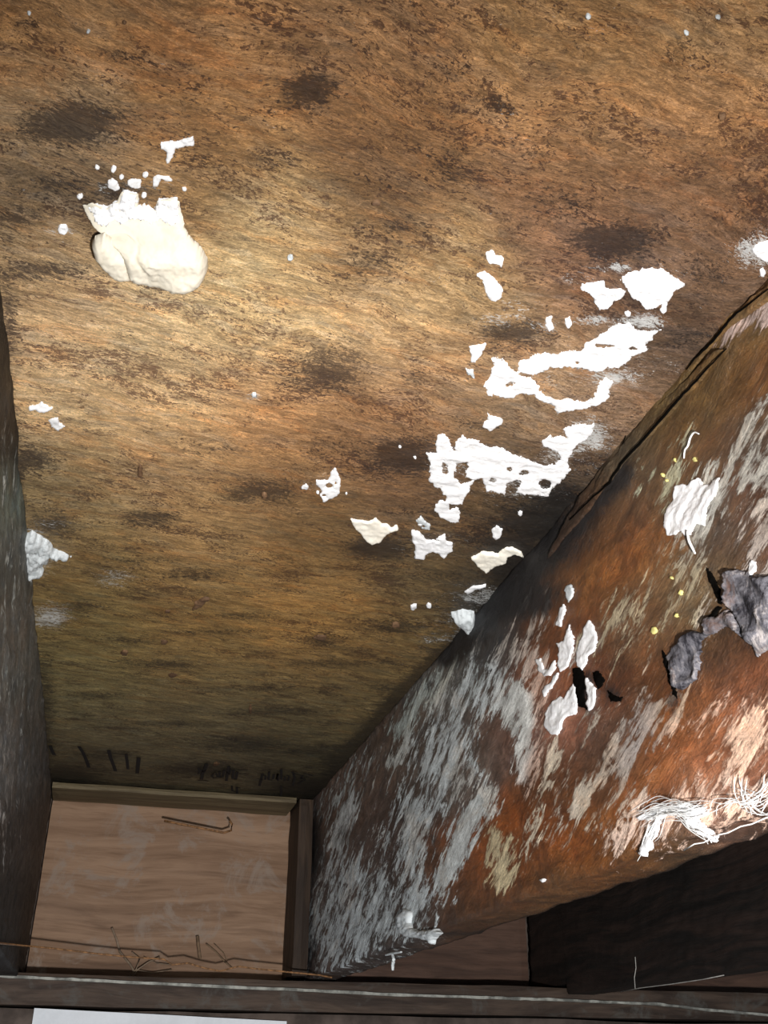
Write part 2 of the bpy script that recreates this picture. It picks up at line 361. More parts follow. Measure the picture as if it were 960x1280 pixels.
#CEIL_SW_BEGIN
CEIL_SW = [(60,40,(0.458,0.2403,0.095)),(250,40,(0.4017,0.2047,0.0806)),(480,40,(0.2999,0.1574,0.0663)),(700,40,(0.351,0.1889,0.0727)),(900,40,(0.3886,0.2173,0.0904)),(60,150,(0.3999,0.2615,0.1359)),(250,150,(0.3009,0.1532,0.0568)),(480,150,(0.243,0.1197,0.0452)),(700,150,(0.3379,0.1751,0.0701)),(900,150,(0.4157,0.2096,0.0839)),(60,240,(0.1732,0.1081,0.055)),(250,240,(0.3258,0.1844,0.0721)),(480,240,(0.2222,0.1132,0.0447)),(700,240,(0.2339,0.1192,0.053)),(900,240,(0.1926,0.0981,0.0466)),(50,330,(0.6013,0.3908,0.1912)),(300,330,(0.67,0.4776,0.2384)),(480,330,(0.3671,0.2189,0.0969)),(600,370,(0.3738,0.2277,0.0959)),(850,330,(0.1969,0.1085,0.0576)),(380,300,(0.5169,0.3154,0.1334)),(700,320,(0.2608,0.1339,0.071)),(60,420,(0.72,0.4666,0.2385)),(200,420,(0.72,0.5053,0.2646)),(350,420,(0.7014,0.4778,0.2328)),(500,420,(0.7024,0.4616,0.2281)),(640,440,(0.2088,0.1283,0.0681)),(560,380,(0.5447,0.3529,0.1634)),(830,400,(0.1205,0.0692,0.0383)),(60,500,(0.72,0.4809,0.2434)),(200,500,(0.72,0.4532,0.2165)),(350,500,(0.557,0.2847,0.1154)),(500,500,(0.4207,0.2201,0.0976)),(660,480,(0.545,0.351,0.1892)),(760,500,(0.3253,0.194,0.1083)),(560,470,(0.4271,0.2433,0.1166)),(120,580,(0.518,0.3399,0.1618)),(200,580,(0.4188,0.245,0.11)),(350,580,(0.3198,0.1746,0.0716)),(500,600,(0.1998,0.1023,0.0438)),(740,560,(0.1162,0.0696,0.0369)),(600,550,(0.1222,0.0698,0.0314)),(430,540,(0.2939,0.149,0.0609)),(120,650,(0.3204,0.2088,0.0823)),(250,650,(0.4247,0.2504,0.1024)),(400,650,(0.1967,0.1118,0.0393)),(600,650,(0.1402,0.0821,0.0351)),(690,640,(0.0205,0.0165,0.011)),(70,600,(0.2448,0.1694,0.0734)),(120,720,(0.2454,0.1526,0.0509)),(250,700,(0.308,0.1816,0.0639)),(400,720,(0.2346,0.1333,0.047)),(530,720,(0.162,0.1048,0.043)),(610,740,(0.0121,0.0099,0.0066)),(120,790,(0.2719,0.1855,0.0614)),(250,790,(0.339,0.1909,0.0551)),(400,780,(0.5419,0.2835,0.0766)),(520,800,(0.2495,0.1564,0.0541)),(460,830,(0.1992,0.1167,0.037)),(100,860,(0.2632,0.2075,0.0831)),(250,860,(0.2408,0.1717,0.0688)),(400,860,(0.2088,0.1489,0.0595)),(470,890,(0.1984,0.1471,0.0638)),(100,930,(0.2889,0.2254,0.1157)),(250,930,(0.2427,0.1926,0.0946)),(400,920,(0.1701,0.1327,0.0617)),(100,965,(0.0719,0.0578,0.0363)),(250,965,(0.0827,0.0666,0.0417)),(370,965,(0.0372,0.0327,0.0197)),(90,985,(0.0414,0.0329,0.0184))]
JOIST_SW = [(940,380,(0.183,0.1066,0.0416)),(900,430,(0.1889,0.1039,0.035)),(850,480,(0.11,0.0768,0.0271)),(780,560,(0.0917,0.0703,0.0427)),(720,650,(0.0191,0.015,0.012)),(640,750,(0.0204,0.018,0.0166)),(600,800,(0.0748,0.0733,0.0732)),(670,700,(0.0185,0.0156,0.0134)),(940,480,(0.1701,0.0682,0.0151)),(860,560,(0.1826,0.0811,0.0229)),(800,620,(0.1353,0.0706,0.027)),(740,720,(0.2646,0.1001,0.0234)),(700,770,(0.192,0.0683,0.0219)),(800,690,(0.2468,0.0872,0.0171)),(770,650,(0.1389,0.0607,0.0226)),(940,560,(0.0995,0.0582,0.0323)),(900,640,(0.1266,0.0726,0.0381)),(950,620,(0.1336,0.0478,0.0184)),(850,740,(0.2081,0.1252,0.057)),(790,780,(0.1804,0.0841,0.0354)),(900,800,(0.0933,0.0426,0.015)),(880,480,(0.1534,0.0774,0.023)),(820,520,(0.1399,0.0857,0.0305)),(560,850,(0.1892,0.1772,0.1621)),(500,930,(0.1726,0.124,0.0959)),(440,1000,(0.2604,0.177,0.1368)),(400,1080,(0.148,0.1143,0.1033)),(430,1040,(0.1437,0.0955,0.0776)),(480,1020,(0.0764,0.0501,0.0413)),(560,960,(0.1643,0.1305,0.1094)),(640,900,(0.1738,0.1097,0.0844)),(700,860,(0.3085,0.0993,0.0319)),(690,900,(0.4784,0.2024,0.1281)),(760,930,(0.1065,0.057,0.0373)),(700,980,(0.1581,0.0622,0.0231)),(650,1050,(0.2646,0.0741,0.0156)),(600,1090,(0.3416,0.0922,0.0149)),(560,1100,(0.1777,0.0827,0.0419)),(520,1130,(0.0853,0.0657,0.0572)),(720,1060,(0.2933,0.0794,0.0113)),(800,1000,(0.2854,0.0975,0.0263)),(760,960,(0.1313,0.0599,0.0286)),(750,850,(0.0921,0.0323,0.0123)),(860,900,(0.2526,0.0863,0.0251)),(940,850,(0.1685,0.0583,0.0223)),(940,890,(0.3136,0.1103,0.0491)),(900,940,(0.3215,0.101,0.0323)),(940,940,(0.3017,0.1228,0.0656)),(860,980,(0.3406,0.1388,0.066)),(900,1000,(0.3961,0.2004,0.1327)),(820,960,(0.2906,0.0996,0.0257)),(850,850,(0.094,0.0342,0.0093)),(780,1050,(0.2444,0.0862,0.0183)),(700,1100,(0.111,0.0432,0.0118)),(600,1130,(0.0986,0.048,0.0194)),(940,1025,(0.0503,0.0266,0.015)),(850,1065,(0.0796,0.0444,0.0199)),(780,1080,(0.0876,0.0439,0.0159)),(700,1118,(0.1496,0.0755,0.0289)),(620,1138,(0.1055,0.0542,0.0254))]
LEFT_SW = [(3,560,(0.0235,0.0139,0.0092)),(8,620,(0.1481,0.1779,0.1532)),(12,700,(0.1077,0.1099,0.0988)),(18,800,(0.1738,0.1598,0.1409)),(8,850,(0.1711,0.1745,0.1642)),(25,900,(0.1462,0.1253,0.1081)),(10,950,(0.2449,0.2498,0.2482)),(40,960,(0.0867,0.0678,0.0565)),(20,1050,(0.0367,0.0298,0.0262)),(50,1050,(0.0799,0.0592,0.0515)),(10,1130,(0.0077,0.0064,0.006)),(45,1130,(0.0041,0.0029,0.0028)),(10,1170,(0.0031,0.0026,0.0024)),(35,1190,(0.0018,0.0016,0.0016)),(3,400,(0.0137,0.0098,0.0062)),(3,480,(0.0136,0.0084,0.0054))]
#CEIL_SW_END
DARKS = [(300,770,60,5,.5),(420,830,70,6,.55),(200,830,70,7,.55),(120,870,50,6,.5),(340,890,80,6,.55),(480,860,30,8,.5),(230,905,80,5,.5),(130,945,40,8,.6),(400,940,50,8,.6),(100,760,30,12,.5),(560,720,40,8,.45),(330,740,60,5,.4),(40,30,40,14,.4),(150,70,50,10,.35),(420,60,50,12,.35),(560,90,40,16,.4),(720,60,50,12,.3),(240,130,16,40,.35),(80,230,50,14,.5),(20,270,30,20,.6),(560,190,50,12,.35),(470,230,60,12,.4),(340,200,50,12,.35),(520,470,16,20,.45),(150,420,20,8,.35),(260,560,50,10,.4),(200,600,40,8,.35),(880,340,30,40,.4),(600,530,30,10,.35),(740,190,60,10,.3),(850,60,30,14,.35),(385,112,34,20,1.0),(90,155,62,26,1.0),(765,300,48,22,1.0),(640,415,38,14,.8),(412,462,48,30,.8),(505,572,46,22,1.0),
 (325,615,50,16,.8),(470,686,40,14,1.0),(188,648,38,10,.75),(245,718,42,8,.7),(40,338,55,13,.7),(35,572,32,18,.8),(660,655,50,26,.9),
 (700,630,40,30,.9),(455,335,40,24,.55),(405,800,26,8,.7),(500,785,40,9,.7),(300,930,55,12,.7),(400,985,60,16,1.0),(440,950,45,18,.9),
 (250,962,55,11,.8),(90,972,45,18,.8),(640,700,40,40,1.0),(600,760,50,30,.8),(560,800,40,20,.5),(560,215,40,25,.4),(700,250,60,30,.4),
 (150,240,40,18,.7),(500,280,50,20,.45),(240,170,30,60,.25),(160,985,80,9,.5),(760,590,18,30,.6),(200,360,30,12,.5),(860,420,30,20,.5),
 (10,400,14,120,.6),(20,600,12,80,.7),(55,900,14,90,.7),(65,655,30,14,.8),(180,700,60,6,.5),(560,640,60,8,.4),(620,130,30,14,.45),(310,40,60,15,.35),(660,190,40,18,.35),(420,560,40,10,.4),(260,790,90,6,.45),(150,800,70,8,.4),(330,860,100,6,.4),(160,890,80,6,.4)]
FILMS_C = [(800,402,36,10,.95),(735,400,40,8,.7),(770,470,46,12,.85),(640,475,24,9,.8),(735,545,26,22,.95),(700,565,30,16,.8),(655,610,40,14,.6),(560,585,30,30,.5),(620,400,26,10,.6),(150,235,40,8,.5),(205,228,30,8,.4),(48,690,20,30,.7),(850,355,20,16,.4),(600,745,40,14,.7),(590,790,26,20,.7),(945,315,26,24,.9),(690,405,24,10,.6),(560,800,40,10,.5),(540,680,40,20,.35),(400,605,34,18,.35),(775,440,50,20,.5),(62,772,26,14,.9),(143,722,28,12,.6),(590,775,50,18,.6),(545,355,20,10,.4),(715,352,25,10,.6),(650,392,30,14,.5),(640,380,14,9,.6),(60,655,30,8,.6),(725,560,45,25,.55),(640,600,60,20,.5),(770,335,24,6,.8),(318,495,8,4,.9),(78,288,16,6,.8),(840,465,15,20,.4),(700,470,60,14,.4),(950,290,20,14,.6),(130,300,60,10,.3)]
def blobs(px, py, L):
    v = np.zeros(px.shape)
    for x, y, rx, ry, s in L:
        v = np.maximum(v, s*np.exp(-0.7*(((px-x)/rx)**2+((py-y)/ry)**2)))
    return v
def band(px, py, pts, wd, s):
    d = np.full(px.shape, 1e9)
    for (ax, ay), (bx, by) in zip(pts[:-1], pts[1:]):
        ex, ey = bx-ax, by-ay
        t = np.clip(((px-ax)*ex+(py-ay)*ey)/(ex*ex+ey*ey), 0, 1)
        d = np.minimum(d, np.hypot(px-ax-t*ex, py-ay-t*ey))
    return s*np.exp(-(d/wd)**2)
def joist_rel(y, z): return 0.0035*fbm(y*24, z*70, 4)+0.002*fbm(y*90, z*160, 3)
def ceil_rel(x, y): return 0.0022*fbm(x*60, y*140, 4)+0.0015*fbm(x*14, y*22, 2)
# ------------------------------------------------------------------ ceiling
def grid_faces(nr, nc):
    i = np.arange(nr-1)[:, None]*nc+np.arange(nc-1)[None]
    i = i.ravel(); return np.stack([i, i+1, i+nc+1, i+nc], 1)
xs = np.concatenate([np.linspace(-1.6, -0.32, 5)[:-1]*S*1.0, np.arange(-0.32, 0.88, 0.008)*S, np.linspace(0.9, 3.4, 6)*S])
ys = np.concatenate([np.linspace(-1.6, -0.12, 5)[:-1]*S, np.arange(-0.1, 1.6, 0.008)*S, np.arange(1.6, 4.62, 0.012)*S, [D+0.03, D+0.06]])
X, Y = np.meshgrid(xs, ys)
Zr = ZC+ceil_rel(X, Y)
P = np.stack([X, Y, Zr], -1).reshape(-1, 3)
px, py, pz = topix(P)
px = np.where(pz > 0.02, px, 480); py = np.where(pz > 0.02, py, -60)
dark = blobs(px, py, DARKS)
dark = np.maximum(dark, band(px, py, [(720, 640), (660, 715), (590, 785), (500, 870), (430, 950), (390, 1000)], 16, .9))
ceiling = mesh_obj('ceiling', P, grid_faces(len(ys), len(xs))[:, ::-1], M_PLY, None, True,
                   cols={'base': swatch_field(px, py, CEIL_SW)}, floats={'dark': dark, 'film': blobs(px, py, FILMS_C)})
tag(ceiling, 'stained underside of a plywood subfloor, tan and orange-brown with dark mould spots', kind='structure')
# plywood body above the skin (gives the sheet its thickness)
V, Fs = sub_box(-1.6*S, 6.0*S, -1.6*S, D+0.06, ZC+0.003, ZC+0.019)
tag(mesh_obj('plywood_sheet', V, Fs, M_CHIP, ceiling, False))
# ------------------------------------------------------------------ joists
FL1 = crop(0, 0, 1, [(362,1195),(372,1145),(392,1112),(400,1080),(430,1068),(470,1075),(492,1092),(480,1062),(490,1020),(510,985),(520,930),(545,880),(560,850),(600,825),(640,835),(640,870),(602,900),(590,950),(600,985),(565,1010),(542,1060),(535,1100),(548,1125),(530,1165),(500,1178),(430,1210),(380,1212)])
JFILM = [  # (polygon, softness, strength, colour)
 ([(700,905),(760,890),(800,950),(790,1010),(740,1040),(700,1000)], 24, .50, (.40,.34,.28)),
 ([(800,860),(850,840),(870,880),(830,930),(800,910)], 16, .45, (.40,.30,.22)),
 ([(870,590),(900,560),(905,600),(890,650),(870,640)], 12, .6, (.48,.48,.44)),
 ([(845,545),(865,560),(855,600),(825,640),(815,620)], 16, .55, (.34,.34,.24)),
 ([(955,370),(1150,360),(1150,385),(935,408),(905,432),(890,445),(905,415)], 5, .8, (.50,.38,.34)),
 ([(930,640),(1150,600),(1150,820),(930,820),(905,760)], 20, .5, (.40,.34,.30)),
 ([(595,800),(640,790),(700,820),(690,850),(640,840)], 14, .6, (.42,.38,.34)),
 ([(400,1000),(430,975),(470,930),(470,960),(430,1000),(400,1030)], 8, .55, (.46,.50,.50)),
 (FL1, 12, .74, (.56,.61,.63)),
 ([(600,990),(622,980),(617,1012),(595,1050),(575,1090),(548,1118),(540,1095),(555,1060),(580,1010)], 5, 1.0, (.60,.64,.64)),
 ([(430,1005),(447,988),(444,1015),(432,1045),(426,1068),(408,1060),(420,1030)], 4, 1.0, (.62,.64,.64)),
 ([(486,915),(520,862),(560,828),(580,815),(566,850),(522,895),(500,925)], 6, .9, (.50,.56,.54)),
 ([(482,955),(510,915),(512,935),(496,962)], 4, .9, (.6,.62,.6)),
 ([(596,830),(606,820),(604,850),(588,870)], 4, .9, (.5,.6,.6)),
 ([(640,845),(665,870),(669,935),(656,980),(643,965),(640,920),(618,880),(612,890),(615,850)], 5, 1.0, (.66,.68,.66)),
 ([(690,905),(700,960),(680,1010),(670,1050),(655,1065),(665,1000),(680,950)], 7, .75, (.62,.54,.42)),
 ([(735,955),(748,1000),(738,1050),(715,1010),(712,985)], 7, .85, (.62,.55,.45)),
 ([(605,1030),(645,1055),(642,1105),(620,1108),(612,1070)], 6, .85, (.52,.44,.28)),
 ([(765,955),(780,900),(805,862),(832,858),(826,920),(795,965),(760,990)], 9, .70, (.30,.27,.26)),
 ([(865,640),(915,560),(970,505),(1150,560),(925,625),(885,690),(860,700)], 12, .72, (.36,.34,.30)),
 ([(700,880),(690,905),(680,960),(664,1000),(650,960),(672,900),(662,850),(650,810),(690,820)], 8, .8, (.62,.42,.33)),
 ([(790,790),(760,820),(745,800),(775,750),(830,740),(870,690),(885,720),(850,760)], 16, .78, (.36,.30,.20)),
 ([(770,1050),(800,1010),(860,975),(1150,930),(1150,1005),(900,1020),(850,1030),(810,1045)], 18, .86, (.74,.54,.44)),
 ([(880,950),(920,900),(1150,860),(1150,930),(900,975)], 18, .75, (.66,.44,.32)),
 ([(820,905),(870,895),(940,860),(938,875),(880,912),(830,920)], 8, .6, (.55,.36,.27)),
 ([(935,620),(1150,600),(1150,680),(950,690)], 8, .7, (.45,.38,.32)),
 ([(680,740),(700,755),(690,800),(660,820),(640,790)], 10, .45, (.45,.38,.33)),
]
JDARK = [(430,1045,30,30,.55),(495,1010,22,26,.5),(612,985,14,16,.4),(655,960,16,26,.4),(585,880,10,30,.35),(600,850,14,24,.45),(375,1110,14,50,.8),(640,745,70,30,1.0),(690,680,50,35,.9),(735,610,40,30,.6),(612,790,25,30,.7),(735,862,9,28,1.0),(700,850,5,20,.5),(395,1060,12,60,.85),(385,1190,20,40,.7),(765,865,12,14,.8),(455,1045,28,28,.45),(540,1050,18,20,.5),(590,1165,60,8,.7),(640,905,18,25,.35),(840,870,14,28,.5),(480,1000,25,30,.3),(890,715,10,24,.7),(772,960,14,14,.4)]
def polyfilm(px, py, FL, default=(.5, .5, .5)):
    film = np.zeros(px.shape); col = np.zeros(px.shape+(3,)); wsum = np.full(px.shape, 1e-6)
    for poly, soft, st, c in FL:
        sd = sdpoly(px, py, poly)
        f = st*np.clip(sd/(soft*2.2)*0.5+0.60, 0, 1)
        film = np.maximum(film, f)
        wt = np.clip(sd/soft+2.5, 0, 4)**3+1e-6
        col += wt[:, None]*np.array(c); wsum += wt
    return film, col/wsum[:, None]
d0 = onplane(545, 1085, 'right'); d1 = onplane(590, 985, 'right'); fd = _n(d1-d0); fp = np.array([0, -fd[2], fd[1]])
def build_joist(name, x_in, x_out, z_bot, sw, plane, mat, films=(), darks=(), notch=None, dense=(0.35, 4.56), edge_rough=0.003, jband=None):
    """closed joist: rows run round the section (inner face, bottom, outer face, top), columns along the length"""
    yy = np.concatenate([np.linspace(-1.6, dense[0], 8)[:-1]*S, np.arange(dense[0], 4.55, 0.010)*S, [D]])
    sgn = 1 if x_out > x_in else -1
    sec = []                                    # (x, z-fraction from top, face id)
    NZ = 80
    for k in range(NZ+1): sec.append((x_in, k/NZ, 0))
    for k in range(1, 9): sec.append((x_in+(x_out-x_in)*k/8, 1.0, 1))
    for k in range(1, 5): sec.append((x_out, 1-k/4, 2))
    sec.append((x_in+(x_out-x_in)*0.5, 0.0, 3))
    n = len(sec); V = np.zeros((len(yy), n, 3)); face = np.array([q[2] for q in sec])
    for j, y in enumerate(yy):
        zb = z_bot if notch is None or y <= notch[0] else notch[1]
        for i, (x, f, fc) in enumerate(sec):
            V[j, i] = (x, y, ZC+0.001+(zb-ZC)*f)
    Yg = V[:, :, 1]; Zg = V[:, :, 2]
    inner = (face == 0)[None]*np.ones((len(yy), 1))
    V[:, :, 0] += -sgn*inner*joist_rel(Yg, Zg)
    edge = fbm(yy*30, yy*0+3.3, 5)*edge_rough*2
    low = np.array([max(0, f-0.93)/0.07 if fc == 0 else (1.0 if fc == 1 else 0.0) for x, f, fc in sec])
    V[:, :, 2] += low[None]*edge[:, None]
    V[:, NZ, 0] += sgn*0.0015; V[:, 0, 2] += 0
    Pv = V.reshape(-1, 3)
    m, q = len(yy), n
    i = np.arange(m-1)[:, None]*q+np.arange(q)[None]
    nx = np.arange(m-1)[:, None]*q+((np.arange(q)+1) % q)[None]
    Fq = np.stack([i, nx, nx+q, i+q], -1).reshape(-1, 4)
    if sgn > 0: Fq = Fq[:, ::-1]
    Fs = [tuple(a) for a in Fq]
    cap = list(range(q)); cap2 = [(m-1)*q+a for a in range(q)]
    Fs += [tuple(cap if sgn > 0 else cap[::-1]), tuple(cap2[::-1] if sgn > 0 else cap2)]
    cols = {}; floats = {}; vecs = {}
    px, py, pz = topix(Pv); ok = (pz > 0.05) & np.repeat((face <= 1)[None], m, 0).ravel()
    px = np.where(ok, px, 1400); py = np.where(ok, py, 700)
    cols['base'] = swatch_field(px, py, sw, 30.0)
    fm, fc = polyfilm(px, py, films) if films else (np.zeros(len(Pv)), np.full((len(Pv), 3), .5))
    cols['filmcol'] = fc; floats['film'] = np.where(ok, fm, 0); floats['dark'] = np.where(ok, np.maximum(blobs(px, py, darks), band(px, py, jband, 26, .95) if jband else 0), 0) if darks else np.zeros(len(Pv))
    vecs['flow'] = np.stack([Pv @ fd, Pv @ fp+0.8*Pv[:, 0], Pv[:, 0]], 1)
    return mesh_obj(name, Pv, Fs, mat, None, True, cols, floats, vecs)
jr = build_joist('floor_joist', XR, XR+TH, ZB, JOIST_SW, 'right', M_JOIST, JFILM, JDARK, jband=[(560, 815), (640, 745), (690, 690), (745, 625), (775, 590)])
tag(jr, 'large rotten floor joist on the right, rusty orange and blackened with white and grey mould', 'joist', 'floor joists')
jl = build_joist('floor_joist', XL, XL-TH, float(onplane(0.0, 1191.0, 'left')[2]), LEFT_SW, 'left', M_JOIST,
   [([(-20,560),(8,600),(22,700),(25,790),(12,900),(-20,950)], 18, .30, (.32,.34,.33)), ([(0,960),(14,900),(20,960),(10,1060),(-5,1080)], 8, .35, (.30,.30,.30))],
   [(3, 560, 10, 14, .5)], notch=(YS-0.004, ZB), edge_rough=0.001)
tag(jl, 'grey-brown floor joist along the left edge of the picture, dark towards its far end', 'joist', 'floor joists')
# ------------------------------------------------------------------ crusts and patches on a surface
def patch(name, polys, plane, mat, h=0.0012, holes=(), rag=2.0, perf=0.0, ragf=0.16, edge=3.0, res=1.4, lump=0.35, lumpf=0.10, env=None, det=None, parent=None, seed=0, base_off=0.0, under=0.0):
    allp = np.array([p for q in polys for p in q]); m = rag+3
    x0, y0 = allp.min(0)-m; x1, y1 = allp.max(0)+m
    gx = np.arange(x0, x1, res); gy = np.arange(y0, y1, res)
    X, Y = np.meshgrid(gx, gy)
    f = np.full(X.shape, -1e9)
    for q in polys: f = np.maximum(f, sdpoly(X, Y, q))
    for q in holes: f = np.minimum(f, -sdpoly(X, Y, q))
    f = f+rag*2*fbm(X*ragf+seed*3.1, Y*ragf+seed*1.7, 4, 0.6)+rag*1.1*fbm(X*0.62+seed, Y*0.62+seed*2.2, 3, 0.7)+perf*np.minimum(0, 6*fbm(X*0.24+seed, Y*0.30, 4, 0.7)+1.1)*6
    ins = f > 0
    gyv, gxv = np.gradient(f, res); g2 = gxv**2+gyv**2+1e-3
    mvx = np.clip(-f*gxv/g2, -res, res); mvy = np.clip(-f*gyv/g2, -res, res)
    out = ~ins
    Xm = np.where(out, X+mvx, X); Ym = np.where(out, Y+mvy, Y)
    p = np.clip(f/edge, 0, 1); prof = np.sqrt(np.clip(1-(1-p)**2, 0, 1))
    if under: prof = 0.5+0.5*prof
    e = env(X, Y) if env else np.full(X.shape, h)
    lum = 1+lump*2*fbm(X*lumpf+seed, Y*lumpf*1.3, 3)+lump*0.7*2*fbm(X*lumpf*4, Y*lumpf*4+seed, 2)
    Pb = onplane(Xm, Ym, plane, e)
    ax, val, sg = PLANES[plane]
    dd = det(X, Y) if det else 0
    rel = joist_rel(Pb[..., 1], Pb[..., 2]) if plane == 'right' else (-ceil_rel(Pb[..., 0], Pb[..., 1]) if plane == 'ceil' else 0)
    Pb[..., ax] = val+sg*(rel+base_off*0.5+(e+dd)*prof*lum) - sg*np.where(out, 0 if under else 0.0012+base_off*0.4, 0)
    cell = ins[:-1, :-1] | ins[1:, :-1] | ins[:-1, 1:] | ins[1:, 1:]
    nc = X.shape[1]; ii, jj = np.nonzero(cell); a = ii*nc+jj
    Fq = np.stack([a, a+1, a+nc+1, a+nc], 1)
    used = np.unique(Fq); mp = -np.ones(X.size, int); mp[used] = np.arange(len(used))
    V = Pb.reshape(-1, 3)[used]; Fq = mp[Fq]
    # orient towards the camera side
    v0, v1, v2 = V[Fq[0][0]], V[Fq[0][1]], V[Fq[0][2]]
    nrm = np.cross(v1-v0, v2-v0)
    if nrm[ax]*sg < 0: Fq = Fq[:, ::-1]
    if under:      # undercut rim: a skirt running back in to the surface beneath the overhang
        gn = np.sqrt(g2); Xi = Xm+gxv/gn*under; Yi = Ym+gyv/gn*under
        Pi = onplane(Xi, Yi, plane, e*0.5); Pi[..., ax] = val-sg*0.002
        Pi = Pi.reshape(-1, 3)[used]
        ed = {}
        for q in Fq:
            for a_, b_ in zip(q, np.roll(q, -1)): ed[(int(a_), int(b_))] = 1
        bd = [(a_, b_) for a_, b_ in ed if (b_, a_) not in ed]
        bv = sorted({v_ for q in bd for v_ in q}); new = {v_: len(V)+k_ for k_, v_ in enumerate(bv)}
        V = np.concatenate([V, Pi[bv]]); Fq = np.concatenate([Fq, np.array([(b_, a_, new[a_], new[b_]) for a_, b_ in bd])])
    return mesh_obj(name, V, Fq, mat, parent, True)
A = lambda pts: crop(560, 280, 3, pts)
B = lambda pts: crop(500, 500, 960/280, pts)
Cc = lambda pts: crop(360, 560, 4, pts)
Dd = lambda pts: crop(0, 140, 3, pts)
E = lambda pts: crop(0, 480, 3, pts)
G = lambda pts: crop(600, 280, 960/360, pts)
H = lambda pts: crop(760, 480, 4.8, pts)
J = lambda pts: crop(660, 720, 960/180, pts)
K = lambda pts: crop(800, 660, 853/160, pts)
def ell(cx, cy, rx, ry, n=12): return [(cx+rx*math.cos(2*math.pi*k/n), cy+ry*math.sin(2*math.pi*k/n)) for k in range(n)]
GC = 'white fungus crusts on the plywood'
